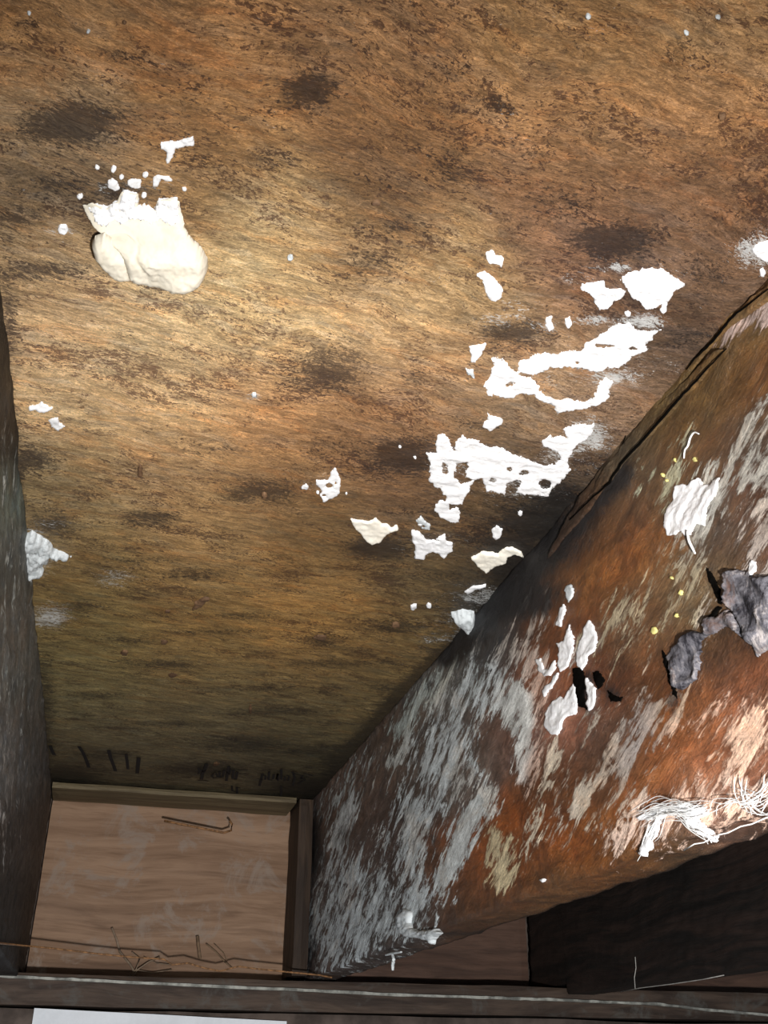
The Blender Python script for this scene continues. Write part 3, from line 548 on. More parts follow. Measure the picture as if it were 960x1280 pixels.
CEILP = [
 ([A([(140,108),(165,98),(180,115),(215,128),(200,160),(182,148),(150,148)])], 'small angular white crust, upper of two left of the bright winged patch', 1.2),
 ([A([(105,192),(140,182),(170,200),(205,245),(200,275),(178,295),(155,285),(135,240),(128,215)])], 'teardrop-shaped white crust just below the small angular crust', 1.2),
 ([A([(655,205),(690,185),(760,172),(805,175),(850,205),(890,230),(845,255),(835,290),(815,335),(800,335),(800,305),(770,322),(740,318),(715,300),(690,285),(680,260),(650,215)])], 'thick bright white crust with ragged lower edge, below the dark spot at upper right', 1.8),
 ([A([(500,230),(585,222),(590,245),(640,250),(668,258),(665,280),(620,300),(605,320),(565,328),(545,285),(520,255),(490,250)])], 'winged white crust touching the left side of the thick bright crust', 1.8),
 ([A([(368,350),(388,348),(392,370),(400,395),(380,408),(365,385)])], 'tiny upright white crust, left of a close pair above the wide white band', 1.0),
 ([A([(440,358),(458,350),(465,375),(452,398),(438,380)])], 'tiny upright white crust, right of a close pair above the wide white band', 1.0),
 ([A([(75,460),(110,455),(145,448),(130,490),(105,522),(88,520),(85,490)])], 'small triangular white crust left of the wide white band', 1.2),
 ([A([(65,545),(95,550),(100,585),(75,570)])], 'faint speck of white crust just below the small triangular crust', 1.6),
 ([A([(260,520),(330,488),(370,485),(390,495),(440,478),(500,480),(510,455),(560,425),(600,400),(630,385),(680,375),(720,405),(805,398),(770,425),(740,455),(745,475),(700,500),(640,545),(600,540),(555,560),(520,545),(440,540),(390,540),(320,568),(265,560)]),
   A([(165,505),(215,512),(235,540),(262,560),(310,575),(345,610),(350,635),(400,655),(450,655),(510,665),(550,650),(560,610),(590,580),(620,590),(600,660),(560,680),(490,700),(405,712),(400,685),(350,665),(320,640),(270,640),(240,655),(150,640),(135,605),(165,560),(170,530)])],
   'wide white crust curling round in a hook, largest on the plywood beside the joist', 2.2),
 ([B([(375,55),(390,70),(440,80),(445,95),(405,130),(385,138),(350,120),(360,95),(375,90)])], 'clover-shaped white crust between the two large branching crusts', 1.2),
 ([B([(165,155),(195,150),(215,180),(225,215),(245,225),(240,260),(240,290),(235,330),(260,365),(315,345),(290,400),(265,445),(215,450),(215,470),(245,460),(262,490),(255,530),(220,525),(185,510),(145,475),(160,440),(205,425),(180,390),(130,360),(120,340),(135,300),(115,230),(155,225),(155,190)]),
   B([(240,185),(265,150),(290,165),(330,175),(380,205),(440,210),(500,240),(560,260),(620,285),(660,275),(690,260),(680,230),(655,220),(610,200),(605,175),(640,150),(700,160),(720,175),(695,125),(770,100),(830,105),(825,150),(760,200),(730,240),(715,285),(735,300),(690,350),(650,385),(635,415),(580,410),(500,400),(520,350),(490,345),(455,365),(450,410),(400,395),(370,390),(350,340),(320,345),(280,330),(275,310),(300,290),(285,270),(232,275),(232,220)])],
   'long branching white crust with a round brown hole and a hooked lower leg', 2.0),
 ([B([(415,538),(440,560),(430,590),(410,605),(395,590),(392,560)])], 'small drop-shaped white crust above the pale flake near the joist', 0.8),
 ([B([(305,680),(355,655),(420,665),(450,640),(480,635),(520,655),(530,680),(490,668),(460,680),(455,705),(410,720),(370,750),(335,720)])], 'cream-white pointed flake with a curled tail close to the joist', 0.8),
 ([B([(275,825),(310,800),(370,792),(370,805),(330,815),(290,838)])], 'thin streak of white crust below the pointed cream-white flake', 0.8),
 ([B([(45,560),(75,570),(100,590),(120,610),(150,605),(195,580),(200,610),(225,620),(225,650),(190,685),(165,665),(140,655),(110,670),(105,690),(60,685),(65,640),(50,600)])], 'blocky white crust with two stubby feet, middle of the lower row', 1.2),
 ([B([(65,520),(90,498),(135,545),(130,562),(95,555)])], 'small pale smear directly above the blocky two-footed crust', 1.2),
 ([Cc([(235,98),(250,130),(265,165),(262,225),(240,250),(205,255),(175,272),(160,240),(165,215),(140,180),(140,160),(175,160),(200,165),(210,135),(225,110)])], 'spiky white crust with a dark hollow, standing alone left of the branching crust', 1.0),
 ([Cc([(65,195),(90,175),(105,195),(95,212),(65,208)])], 'pale crumb of fungus just left of the spiky hollow crust', 0.8),
 ([Cc([(310,362),(345,368),(400,372),(440,357),(470,385),(500,390),(515,405),(545,395),(555,415),(530,420),(500,435),(480,455),(465,475),(420,488),(385,465),(355,430),(325,400)])], 'wing-shaped cream-white flake above a black pit, leftmost of the lower row', 0.7),
 ([Dd([(600,115),(640,112),(660,112),(725,92),(728,125),(700,130),(660,138),(650,165),(635,190),(620,190),(625,150),(605,135)])], 'forked antler-like white crust highest above the bracket fungus', 1.0),
 ([Dd([(403,255),(420,245),(440,260),(448,290),(430,298),(405,285)])], 'roundish white dab above the bracket fungus, left one of three', 0.8),
 ([Dd([(478,258),(500,250),(530,255),(528,285),(505,288),(480,272)])], 'squarish white dab above the bracket fungus, middle one of three', 0.8),
 ([Dd([(572,250),(590,235),(635,240),(648,258),(620,260),(605,250),(592,280),(572,282)])], 'hook-shaped white dab above the bracket fungus, right one of three', 0.8),
 ([E([(105,88),(140,82),(155,68),(170,85),(200,92),(185,105),(160,112),(130,100),(105,102)])], 'small jagged white crust, upper one of two near the left joist', 0.9),
 ([E([(180,138),(215,128),(225,150),(245,165),(215,180),(190,165)])], 'small white crust, lower one of two near the left joist', 1.0),
 ([G([(905,85),(930,65),(985,50),(985,140),(950,128),(920,112)])], 'white crust at the right picture edge above the joist', 1.2),
 ([G([(932,158),(945,148),(955,165),(948,182),(934,180)])], 'small white bead just below the crust at the right edge', 0.4),
]
for k, (polys, label, rag) in enumerate(CEILP):
    holes = []
    big = k in (8, 10)
    if k == 10: holes = [B(ell(620, 362, 22, 22)), B(ell(530, 318, 16, 8)), B([(185,260),(195,290),(205,325),(195,322),(180,290)]), B(ell(470,300,10,6)), B(ell(395,345,12,8))]
    if k == 8: holes = [A(ell(590, 458, 35, 6)), A(ell(235, 605, 16, 6)), A(ell(690, 470, 20, 4)), A(ell(480, 520, 14, 4))]
    if k == 16: holes = [Cc(ell(205, 190, 17, 13)), Cc(ell(180, 236, 9, 7)), Cc(ell(240, 180, 6, 9))]
    if k == 14: holes = [B(ell(160, 605, 14, 4))]
    if k == 15: holes = [B(ell(100, 548, 8, 5))]
    flake = k in (2, 3, 12, 18, 14)
    if k in (7, 15): mt = M_GREYF
    elif k in (12, 18): mt = M_CREAM
    else: mt = M_WHITE
    o = patch('fungus_crust', polys, 'ceil', mt, h=0.0014 if flake else (0.0006 if big else 0.0008), holes=holes, rag=rag*1.5, perf=0.8 if big else (0.35 if k in (7, 15, 25) else 0), ragf=0.22, res=1.2,
              edge=2.5 if flake else 3.5, seed=k, base_off=0.0006 if big else 0.0009)
    tag(o, label, 'fungus', GC)
# specks
SPECKS = [(141.7,211.7,3.4,'tiny white speck highest left above the bracket fungus, over the roundish dab'),(121.7,210,2.6,'tiny faint speck up and to the left of the roundish white dab'),
 (100,246,3.4,'small white speck beside the upper left tip of the bracket fungus'),(180,245,3,'tiny speck between the bracket fungus top and the squarish dab'),
 (181.7,218,3.4,'tiny speck above and right of the squarish white dab'),(230,236.7,2.8,'tiny pale speck right of the hook-shaped dab'),
 (152,221,2.6,'tiny speck between the roundish and the squarish dab'),(78.5,287.5,6,'flat pale smudge left of the bracket fungus, apart from it'),
 (785,394,3.4,'small white speck hanging under the thick bright crust'),(536,757,3,'right one of two tiny specks left of the thin white streak'),
 (517,758,4,'left one of two tiny specks left of the thin white streak'),(525,657,2.5,'white bead touching the pale smear above the blocky crust'),
 (650,642,3,'lone white speck on the black stain right of the branching crust'),(397,616,1.6,'minute crumb between the pale crumb and the spiky hollow crust'),
 (500,560,1.8,'minute speck on the black spot left of the branching crust'),(519,573,2,'minute speck at the right side of the black spot by the branching crust'),
 (433,618,1.4,'minute speck just right of the spiky hollow crust'),(318,495,3,'small pale fleck alone in the middle of the plywood'),
 (363,323,3.5,'faint whitish fleck right of the bracket fungus'),(898,24,3,'small pale fleck near the top right corner'),(858,43,3,'pale fleck at the top, left of the top right corner'),
 (735,22,3.5,'pale fleck near the top edge, right of centre'),(36,18,2,'pale fleck near the top left corner'),(110,40,2.5,'bright fleck at upper left above the left dark knot')]
for k, (x, y, r, lab) in enumerate(SPECKS):
    o = patch('fungus_speck', [ell(x, y, r*1.15, r, 8)], 'ceil', M_WHITE if k < 17 else M_GREYF, h=0.0010, rag=1.4, ragf=.35, edge=2, res=0.9, seed=40+k, base_off=0.0010)
    tag(o, lab, 'fungus', 'tiny white specks on the plywood')
# hanging flake at the joist edge
o = patch('hanging_fungus_flake', [B([(220,955),(270,940),(320,950),(330,985),(342,1010),(320,1040),(295,1055),(280,1045),(275,1005),(240,985)])], 'ceil', M_GREYF, h=0.010, rag=0.8, edge=8, lump=.25, seed=77, base_off=0.002)
tag(o, 'pale bluish-white fan flake hanging where plywood meets the right joist, lowest on the plywood', 'fungus', GC)
# clump in the corner at the left joist
root = bpy.data.objects.new('corner_fungus_clump', None); sc.collection.objects.link(root); root.location = onplane(40, 700, 'ceil'); 
def child_of(o, r):
    o.parent = r; o.matrix_parent_inverse = Matrix.Translation(-r.location); return o
tag(root, 'lumpy white fungus clump in the corner between plywood and left joist', 'fungus', GC)
child_of(patch('crust', [E([(72,590),(115,575),(150,595),(190,620),(200,640),(265,670),(240,678),(185,668),(175,690),(150,700),(165,720),(150,740),(115,740),(118,790),(85,790),(80,740),(75,690),(68,640)])], 'ceil', M_GREYF, h=0.006, rag=1.6, edge=8, lump=.5, seed=81, base_off=0.001), root)
child_of(patch('crust', [E([(38,490),(65,490),(72,530),(82,545),(78,600),(70,610),(55,570),(38,530)])], 'ceil', M_GREYF, h=0.003, rag=1.6, edge=4, seed=82, base_off=0.001), root)
# ------------------------------------------------------------------ bracket fungus
root = bpy.data.objects.new('bracket_fungus', None); sc.collection.objects.link(root); root.location = onplane(180, 290, 'ceil')
tag(root, 'big cream bracket fungus with rounded lobes and ragged white top, hanging at upper left', 'fungus')
main = Dd([(310,355),(345,338),(380,352),(405,358),(440,335),(455,300),(520,308),(518,355),(560,360),(580,372),(592,335),(640,322),(672,328),(682,370),(690,400),(692,450),(710,500),(745,545),(770,590),(777,630),(755,670),(700,695),(640,700),(590,690),(540,680),(492,660),(474,640),(462,600),(452,566),(430,545),(400,515),(375,485),(358,460),(342,430),(325,390)])
def env_main(X, Y):
    t = np.clip((Y-262)/75, 0, 1); t = t*t*(3-2*t)
    return 0.0015+0.0165*t
def det_main(X, Y):
    t = np.clip((Y-250)/60, 0, 1)
    c1 = np.exp(-((Y-(292+0.30*(X-120)+5*np.sin(X*0.11)))/4.0)**2)*np.clip((175-X)/20, 0, 1)
    c2 = np.exp(-((X-(168+0.25*(Y-300)+4*np.sin(Y*0.15)))/3.5)**2)*np.clip((Y-285)/20, 0, 1)*0.5
    und = 0.0016*np.sin(X*0.07+1.0)*np.cos(Y*0.06)
    return t*(und-0.0040*c1-0.0018*c2)
child_of(patch('cap', [main], 'ceil', M_CAP, rag=1.5, ragf=.25, edge=12, lump=.03, lumpf=.06, env=env_main, det=det_main, under=9, seed=90, base_off=0.001), root)
lobe = Dd([(338,530),(350,505),(385,495),(420,520),(450,545),(480,560),(492,600),(500,648),(450,656),(420,646),(385,612),(350,572)])
child_of(patch('lobe', [lobe], 'ceil', M_CAP, rag=0.3, edge=10, lump=.03, env=lambda X, Y: 0*X+0.0150, seed=91, base_off=0.001, under=9), root)
crust = Dd([(325,360),(380,358),(405,362),(440,340),(460,304),(515,312),(515,358),(560,364),(580,378),(595,340),(668,330),(678,400),(640,430),(600,400),(560,420),(520,400),(470,420),(430,410),(380,440),(350,400)])
child_of(patch('white_rind', [crust], 'ceil', M_WHITE, rag=3.4, ragf=.2, edge=4, lump=.5, lumpf=.2, env=lambda X, Y: env_main(X, Y)+0.0008, seed=92, base_off=0.001), root)
# ------------------------------------------------------------------ patches on the right joist
GJ = 'white fungus patches on the right joist'
JP = [
 ([H([(380,655),(400,610),(445,595),(465,610),(490,580),(535,555),(560,600),(600,600),(620,570),(665,560),(665,620),(640,680),(600,740),(585,800),(570,850),(530,840),(500,870),(490,905),(460,915),(430,880),(405,905),(345,910),(330,850),(335,780),(360,710),(380,700)])], 'large bright white ribbed patch on the upper right of the joist', 0.7),
 ([J([(400,285),(425,320),(445,380),(455,430),(445,500),(400,540),(390,590),(360,630),(330,600),(318,510),(335,450),(355,400),(365,350)])], 'leaf-shaped bright white patch above the black gash in the joist', 0.5),
 ([J([(375,670),(400,700),(440,740),(440,790),(430,860),(390,905),(375,860),(380,780),(370,720)])], 'narrow white tongue hanging beside the black gash in the joist', 0.5),
 ([J([(305,715),(325,760),(325,840),(310,920),(270,930),(240,960),(225,1020),(200,1065),(150,1060),(105,1000),(105,920),(140,850),(210,800),(230,820),(260,770)])], 'broad white patch left of the black gash in the joist', 0.7),
 ([J([(270,320),(295,400),(295,500),(265,600),(220,640),(195,600),(200,500),(190,450),(230,430),(255,370)])], 'tall feathery white patch left of the leaf-shaped patch', 0.9),
 ([J([(45,560),(80,540),(100,620),(140,620),(180,560),(190,610),(150,670),(110,670),(65,640)])], 'small cupped white patch left of the tall feathery patch', 0.7),
 ([J([(250,75),(285,50),(305,80),(300,140),(275,180),(255,150)])], 'pale oval dab, topmost of the white streaks on the joist', 0.5),
 ([J([(170,330),(200,240),(240,180),(250,220),(230,290),(215,345)])], 'pinkish-white sliver just under the pale oval dab', 0.7),
 ([J([(90,760),(150,700),(195,640),(210,650),(160,740),(110,810)])], 'slanting white sliver above the broad white patch', 0.9),
 ([G([(595,525),(610,505),(640,480),(670,455),(692,450),(690,480),(650,530),(602,555)])], 'bluish-white dab on the splintered top edge of the joist', 0.5),
 ([K([(722,235),(745,210),(775,225),(772,290),(730,325),(718,290)])], 'tiny bright white nub above the dark leathery skin', 0.4),
 ([[(672,1100),(677,1097),(681,1099),(677,1104)]], 'tiny white bead on the lower edge of the joist', 0.2),
]
for k, (polys, label, rag) in enumerate(JP):
    hh = 0.0007
    env = None
    if k in (0, 3): env = lambda X, Y, hh=hh: hh*(1+0.25*np.sin((X+0.28*Y)*0.55+2.2*np.sin(Y*.06)))
    o = patch('fungus_patch', polys, 'right', M_WHITE if k not in (6, 9) else M_GREYF, h=hh, rag=rag*1.6+.4, ragf=.25, edge=3, seed=120+k, res=1.2, env=env, lump=.2, base_off=0.006 if k == 9 else 0.0008)
    tag(o, label, 'fungus', GJ)
# dark leathery growth
root = bpy.data.objects.new('leathery_fungus', None); sc.collection.objects.link(root); root.location = onplane(925, 760, 'right')
tag(root, 'torn grey-black leathery fungus skin curling off the joist at the right edge', 'fungus')
env = lambda X, Y: 0.0015+0.0025*np.clip((960-X)/60,0,1)
dtl = lambda X, Y: 0.0014*np.sin(X*0.10+Y*0.06+2*np.sin(Y*.03))+0.0008*np.sin(X*0.27-Y*0.16+2*np.sin(X*.05))
child_of(patch('torn_skin', [K([(520,300),(600,270),(700,290),(740,330),(880,320),(900,800),(800,830),(760,870),(745,790),(700,740),(650,640),(600,560),(560,520),(545,420)])], 'right', M_BLACKF, rag=3.4, ragf=.25, edge=5, env=env, det=dtl, lump=.2, seed=140, base_off=0.001), root)
env2 = lambda X, Y: 0*X+0.0022
dtl2 = lambda X, Y: 0.0012*np.sin(X*0.20+Y*0.04+np.sin(Y*.1))+.0007*np.sin(Y*.21+X*.1)
child_of(patch('torn_flap', [K([(560,540),(600,560),(700,740),(650,700),(560,650),(480,700),(400,740),(370,850),(380,900),(350,1000),(260,1080),(215,1060),(180,940),(160,860),(210,790),(250,760),(290,710),(340,680),(400,700),(440,690),(420,640),(430,600),(500,590)])], 'right', M_BLACKF, rag=2.6, ragf=.3, edge=4, env=env2, det=dtl2, lump=.25, seed=141, base_off=0.001), root)
# splinters along the top of the right joist: raised slivers split from the joist, with dark strips for the shade of the gaps
def attach_joist_attrs(o):
    me = o.data; n = len(me.vertices); co = np.zeros(n*3, np.float32); me.vertices.foreach_get('co', co); Pv = co.reshape(-1, 3).astype(float)
    px, py, pz = topix(Pv)
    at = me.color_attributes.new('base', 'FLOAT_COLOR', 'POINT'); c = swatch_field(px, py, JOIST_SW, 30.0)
    at.data.foreach_set('color', np.concatenate([c, np.ones((n, 1))], 1).astype(np.float32).ravel())
    at = me.attributes.new('flow', 'FLOAT_VECTOR', 'POINT'); at.data.foreach_set('vector', np.stack([Pv @ fd, Pv @ fp, Pv[:, 0]], 1).astype(np.float32).ravel())
SPL = [
 [(975,335),(940,360),(905,390),(880,415),(855,440),(830,470),(812,500),(806,492),(815,470),(840,440),(870,410),(905,378),(950,345),(975,325)],
 [(975,362),(945,385),(922,400),(900,418),(880,440),(865,462),(842,490),(820,515),(806,540),(795,552),(800,520),(815,500),(835,470),(860,444),(885,420),(910,396),(940,372),(975,345)],
 [(908,436),(890,452),(862,486),(840,509),(806,546),(776,580),(762,602),(742,618),(745,600),(765,575),(772,566),(790,540),(812,512),(840,490),(868,462),(895,438)],
 [(776,565),(762,600),(745,625),(715,660),(690,690),(680,700),(690,680),(705,655),(725,620),(745,595),(765,565),(785,535),(796,512),(802,520),(790,545)],
 [(892,400),(891,410),(884,428),(880,430),(885,412),(889,398)],
]
for k, pl in enumerate(SPL):
    o = patch('splinter', [pl], 'right', M_JOIST, h=[.0012, .0018, .002, .0012, .003][k], rag=0.8, edge=2.0, res=1.3, lump=.15, seed=160+k, base_off=0.0015, parent=jr)
    attach_joist_attrs(o)
# cracks between the slivers: narrow raised dark strips, shade put into their colour
M_SHADE = mat_plain('painted_shade', (0.004, 0.0035, 0.003), 1.0, 0.1)  # black standing in for shade in cracks, gashes and beside skin edges
M_SHADE.node_tree.nodes['Principled BSDF'].inputs['Specular IOR Level'].default_value = 0.0
def pxline(pts, plane, r, mat, name, parent=None, off=0.0006, jit=0.0):
    P = [onplane(np.array(x), np.array(y), plane, off) for x, y in pts]
    Q = []
    for a, b in zip(P[:-1], P[1:]):
        for t in np.linspace(0, 1, 4, endpoint=False): Q.append(a+(b-a)*t+np.array([rng.uniform(-jit, jit) for _ in range(3)]))
    Q.append(P[-1]); n = len(Q)
    rs = [r*(0.35+0.65*math.sin(math.pi*(i+0.5)/n)) for i in range(n)]
    V, Fs = tube(Q, rs, 5)
    return mesh_obj(name, V, Fs, mat, parent, True)
for pts, r in [([(960,362),(925,388),(912,400),(900,415),(882,436),(868,448),(858,462)], .0014),
               ([(908,436),(876,470),(855,492),(840,509),(806,547),(776,580),(762,603),(742,620),(712,650)], .0016),
               ([(800,505),(786,532),(776,562)], .0007), ([(884,406),(874,428),(862,442),(852,452)], .0008)]:
    pxline(pts, 'right', r*.55, M_SHADE, 'crack_shade', jr, off=0.0034, jit=0.0003)
for k, pl in enumerate([[(718,836),(728,834),(731,850),(729,870),(732,888),(722,882),(717,862)], [(740,840),(749,838),(755,848),(751,858),(745,862)], [(757,862),(764,866),(770,870),(779,871),(776,877),(764,877)],
    [(883,708),(892,720),(900,738),(904,757),(899,755),(892,740),(886,725)], [(878,776),(888,768),(899,757),(903,760),(893,772),(881,782)], [(828,812),(832,836),(840,868),(847,874),(840,845),(835,820)]]):  # last three: painted shadow edges beside the leathery skin
    patch('gash_edge_shade', [pl], 'right', M_SHADE, h=.0003, rag=1.6, ragf=.3, edge=2, res=0.9, seed=300+k, base_off=.0008, parent=jr)
# fungal threads and tufts
def thread_obj(name, paths, plane, mat, label, cat='fungus', group=None, off=0.003):
    parts = []
    for pts, r in paths:
        P = []
        for q in pts: P.append(onplane(np.array(float(q[0])), np.array(float(q[1])), q[3] if len(q) > 3 else plane, q[2] if len(q) > 2 else off))
        Q = []
        for i in range(len(P)-1):
            p0 = P[max(i-1, 0)]; p1 = P[i]; p2 = P[i+1]; p3 = P[min(i+2, len(P)-1)]
            for t in np.linspace(0, 1, 5, endpoint=False):
                Q.append(0.5*((2*p1)+(-p0+p2)*t+(2*p0-5*p1+4*p2-p3)*t*t+(-p0+3*p1-3*p2+p3)*t**3))
        Q.append(P[-1]); n = len(Q)
        rs = [r*(0.45+0.55*math.sin(math.pi*min(1, (i+1.5)/n*0.9))) for i in range(n)]
        parts.append(tube(Q, rs, 6))
    V, Fs = merge(parts); o = mesh_obj(name, V, Fs, mat)
    return tag(o, label, cat, group)
thread_obj('fungus_strand', [([(873.7,542.5),(868,540.5),(863,547),(860,557),(856,563),(855,573)], .0006)], 'right', M_THREAD, 'short curved white strand above the large ribbed white patch', group=GJ, off=.0025)
thread_obj('fungus_strand', [([(859,664),(861,675),(865,684),(869,692)], .0008)], 'right', M_THREAD, 'white tail dangling from the bottom of the large ribbed patch', group=GJ, off=.003)
def fuzz(paths, n, spread, r, seed):
    g = random.Random(seed); out = []
    for pts in paths:
        for _ in range(n):
            dx, dy, do = g.gauss(0, spread), g.gauss(0, spread), abs(g.gauss(0, .002)); a = g.uniform(0, .35); b = g.uniform(.65, 1)
            m = len(pts); q = [(x+dx+g.gauss(0, spread*.5), y+dy+g.gauss(0, spread*.5), .001+do*(.5+.5*math.sin(3.1*i/m))) for i, (x, y) in enumerate(pts)]
            lo = int(a*m); hi = max(lo+2, int(math.ceil(b*m))); out.append((q[lo:hi], r*g.uniform(.5, 1.2)))
    return out
tuft = tag(thread_obj('fungus_tuft', fuzz([[(828,1012),(820,1030),(815,1042),(811,1052),(806,1066)], [(846,1014),(858,1024),(868,1034),(880,1042),(892,1050)]], 16, 3.4, .00022, 4)+fuzz([[(800,1022),(820,1014),(840,1012),(862,1016),(880,1010)]], 40, 7, .00018, 9), 'right', M_THREAD,
   'white forked tuft of fungus reaching over the lower joist edge', 'fungus', GJ), kind='stuff')
patch('felt', [[(796,1022),(812,1012),(835,1004),(858,1003),(878,1008),(884,1016),(872,1022),(880,1034),(893,1046),(890,1052),(872,1042),(860,1030),(848,1016),(834,1016),(824,1028),(818,1044),(812,1060),(803,1070),(798,1066),(804,1050),(812,1034),(818,1020),(800,1026)]], 'right', M_WHITE, h=.0012, rag=3.2, perf=.6, ragf=.22, edge=3, res=1.2, lump=.4, seed=231, base_off=.002, parent=tuft)
tag(thread_obj('fungus_threads', fuzz([[(900,1014),(912,1006),(926,1000),(940,1003),(955,996),(970,985)], [(928,978),(929,994),(935,1006),(944,1010)], [(940,1012),(950,1003),(958,992),(966,975)], [(920,990),(935,1000),(950,1008),(962,1004)]], 9, 6, .00022, 12), 'right', M_THREAD,
   'loose tangle of fine white threads on the lower joist edge at the right', 'fungus', GJ), kind='stuff')
tag(patch('fungus_curl', [[(503,1136),(510,1140),(509,1152),(511,1160),(520,1163),(532,1162),(541,1160),(546,1166),(538,1173),(536,1180),(530,1176),(520,1173),(508,1172),(499,1168),(494,1158),(496,1146)]], 'right', M_GREYF, h=.0045, rag=1.2, ragf=.3, edge=4, res=1.0, lump=.4, seed=233, base_off=.002), 'curled lump of cream-white fungus at the bottom edge of the joist', 'fungus', GJ)
thread_obj('fungus_drip', [([(490,1192),(492,1199),(491,1206),(491,1213)], .0018), ([(482,1194),(490,1192),(502,1190)], .0012)], 'right', M_GREYF, 'short pale drip of fungus below the bottom joist edge', group=GJ, off=.004)
M_YEL = mat_plain('yellow_mould', (.62,.55,.20), .8, .2)
for k, (x, y, r, lab) in enumerate([(843,575,2.6,'pale yellow mould dot above the left side of the ribbed white patch'),(829,593,3,'yellow mould dot left of the top of the ribbed white patch'),
  (869,575,3,'yellow mould dot just above the notch of the ribbed white patch'),(832,600,2,'lowest small yellow dot at the left of the ribbed white patch'),
  (817,788,5,'largest bright yellow mould blot, between the leaf-shaped patch and the torn skin'),(845,769,3,'yellow mould dot left of the bridge of torn skin'),
  (850,740,3.5,'yellow mould dot left of the big sheet of torn skin'),(838,722,2.5,'yellow mould dot below the tail of the ribbed patch')]):
    o = patch('mould_dot', [ell(x, y, r*.7, r, 8)], 'right', M_YEL, h=.0006, rag=1.8, ragf=.4, edge=2, res=0.9, seed=200+k, base_off=.0012)
    tag(o, lab, 'mould', 'yellow mould dots on the right joist')
# ------------------------------------------------------------------ end boards, sill and what lies below
def zat(x, y, yw): 
    r = rays(np.array(float(x)), np.array(float(y))); t = yw/r[1]; return float(CZ+r[2]*t)
V, Fs = sub_box(XL+0.0005, XR-0.0005, D, D+TH, ZB-0.002, ZC-0.004, (24, 1, 14), 0.0015, seed=3)
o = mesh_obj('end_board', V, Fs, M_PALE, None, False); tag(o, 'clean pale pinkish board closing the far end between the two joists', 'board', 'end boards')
eb = o
XN = float(onplane(np.array(661.0), np.array(1180.0), 'end')[0])
V, Fs = sub_box(XR+TH+0.001, XN-0.001, D, D+TH, ZB-0.002, ZC-0.004, (24, 1, 14), 0.0015, seed=5)
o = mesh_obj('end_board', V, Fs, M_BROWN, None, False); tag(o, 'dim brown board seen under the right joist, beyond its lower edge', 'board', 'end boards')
# thin clean strips framing the pale board: ledger under the plywood and a cleat in the right corner
V, Fs = sub_box(XL+0.001, XR-0.026, D-0.085, D-0.0005, ZC-0.013, ZC-0.0025, (30, 2, 2), 0.002, seed=8)
M_LEDG = mat_wood('olive_brown_strip', (0.22, 0.175, 0.10), (0.13, 0.10, 0.058), 'x', 1.2, 0.4)
tag(mesh_obj('ledger_strip', V, Fs, M_LEDG, None, False), 'narrow olive-brown strip between the stained plywood and the pale end board', 'strip')
V, Fs = sub_box(XR-0.024, XR-0.0012, D-0.085, D-0.0005, ZB+0.004, ZC-0.0025, (2, 2, 20), 0.002, seed=9)
tag(mesh_obj('corner_cleat', V, Fs, mat_wood('dark_tan_cleat', (0.075, 0.046, 0.028), (0.035, 0.022, 0.015), 'z', 1.2, 0.5), None, False), 'narrow upright brown cleat in the corner right of the pale end board', 'strip')
# next joist over
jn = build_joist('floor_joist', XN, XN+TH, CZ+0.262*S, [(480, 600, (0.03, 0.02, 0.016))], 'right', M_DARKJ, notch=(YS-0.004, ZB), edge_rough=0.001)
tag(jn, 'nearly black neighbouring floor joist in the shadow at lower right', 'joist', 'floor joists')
# sill beam
zs_top = ZB-0.002
zs_bot = zat(480, 1268, YS)
V, Fs = sub_box(-1.6*S, 6.0*S, YS, YS+0.14, zs_bot, zs_top, (90, 2, 6), 0.002, seed=12)
sill = mesh_obj('sill_beam', V, Fs, M_SILL, None, False); tag(sill, 'dirty brown sill beam running across the bottom of the picture under the boards', 'beam')
# thin dusty lip along the sill front
lip = [(-300,1206),(-40,1218),(0,1220),(100,1225),(200,1230),(355,1237),(480,1243),(600,1247),(670,1249),(740,1252),(820,1255),(890,1263),(960,1269),(1100,1277)]
parts = []
P = [onplane(np.array(float(x)), np.array(float(y)), 'sill', .004) for x, y in lip]
Q = []
for a, b in zip(P[:-1], P[1:]):
    for t in np.linspace(0, 1, 10, endpoint=False): Q.append(a+(b-a)*t)
Q.append(P[-1]); V = []; Fs = []
for i, p in enumerate(Q):
    j = 0.0012*float(fbm(np.array(i*0.6), np.array(2.0), 3)); hgt = 0.0013+0.0006*rng.random()
    for dy, dz in ((-.004, -hgt), (.0045, -hgt), (.0045, hgt), (-.004, hgt)): V.append(p+np.array([0, dy, dz+j]))
for i in range(len(Q)-1):
    for k in range(4): a = i*4+k; b = i*4+(k+1) % 4; Fs.append((a, b, b+4, a+4))
Fs += [(3, 2, 1, 0), tuple(len(V)-4+k for k in range(4))]
o = mesh_obj('sill_lip', V, Fs, M_LIP, sill, False); tag(o, 'thin dusty grey edge strip')
# white panel
yw = YS-0.012
pa = zat(41, 1258, yw); r = rays(np.array(41.0), np.array(1262.0)); xa = float(r[0]*yw/r[1]); r = rays(np.array(360.0), np.array(1280.0)); xb = float(r[0]*yw/r[1])
zt2 = zat(360, 1275, yw)
V, Fs = sub_box(xa, xb, yw, yw+0.010, pa-0.30, pa, (20, 1, 10), 0.0006, seed=15)
V = [(x, y, z+(zt2-pa)*(x-xa)/(xb-xa)) for x, y, z in V]
o = mesh_obj('white_panel', V, Fs, M_PANEL, None, False); tag(o, 'white rectangular panel at the bottom left edge under the sill beam', 'panel')
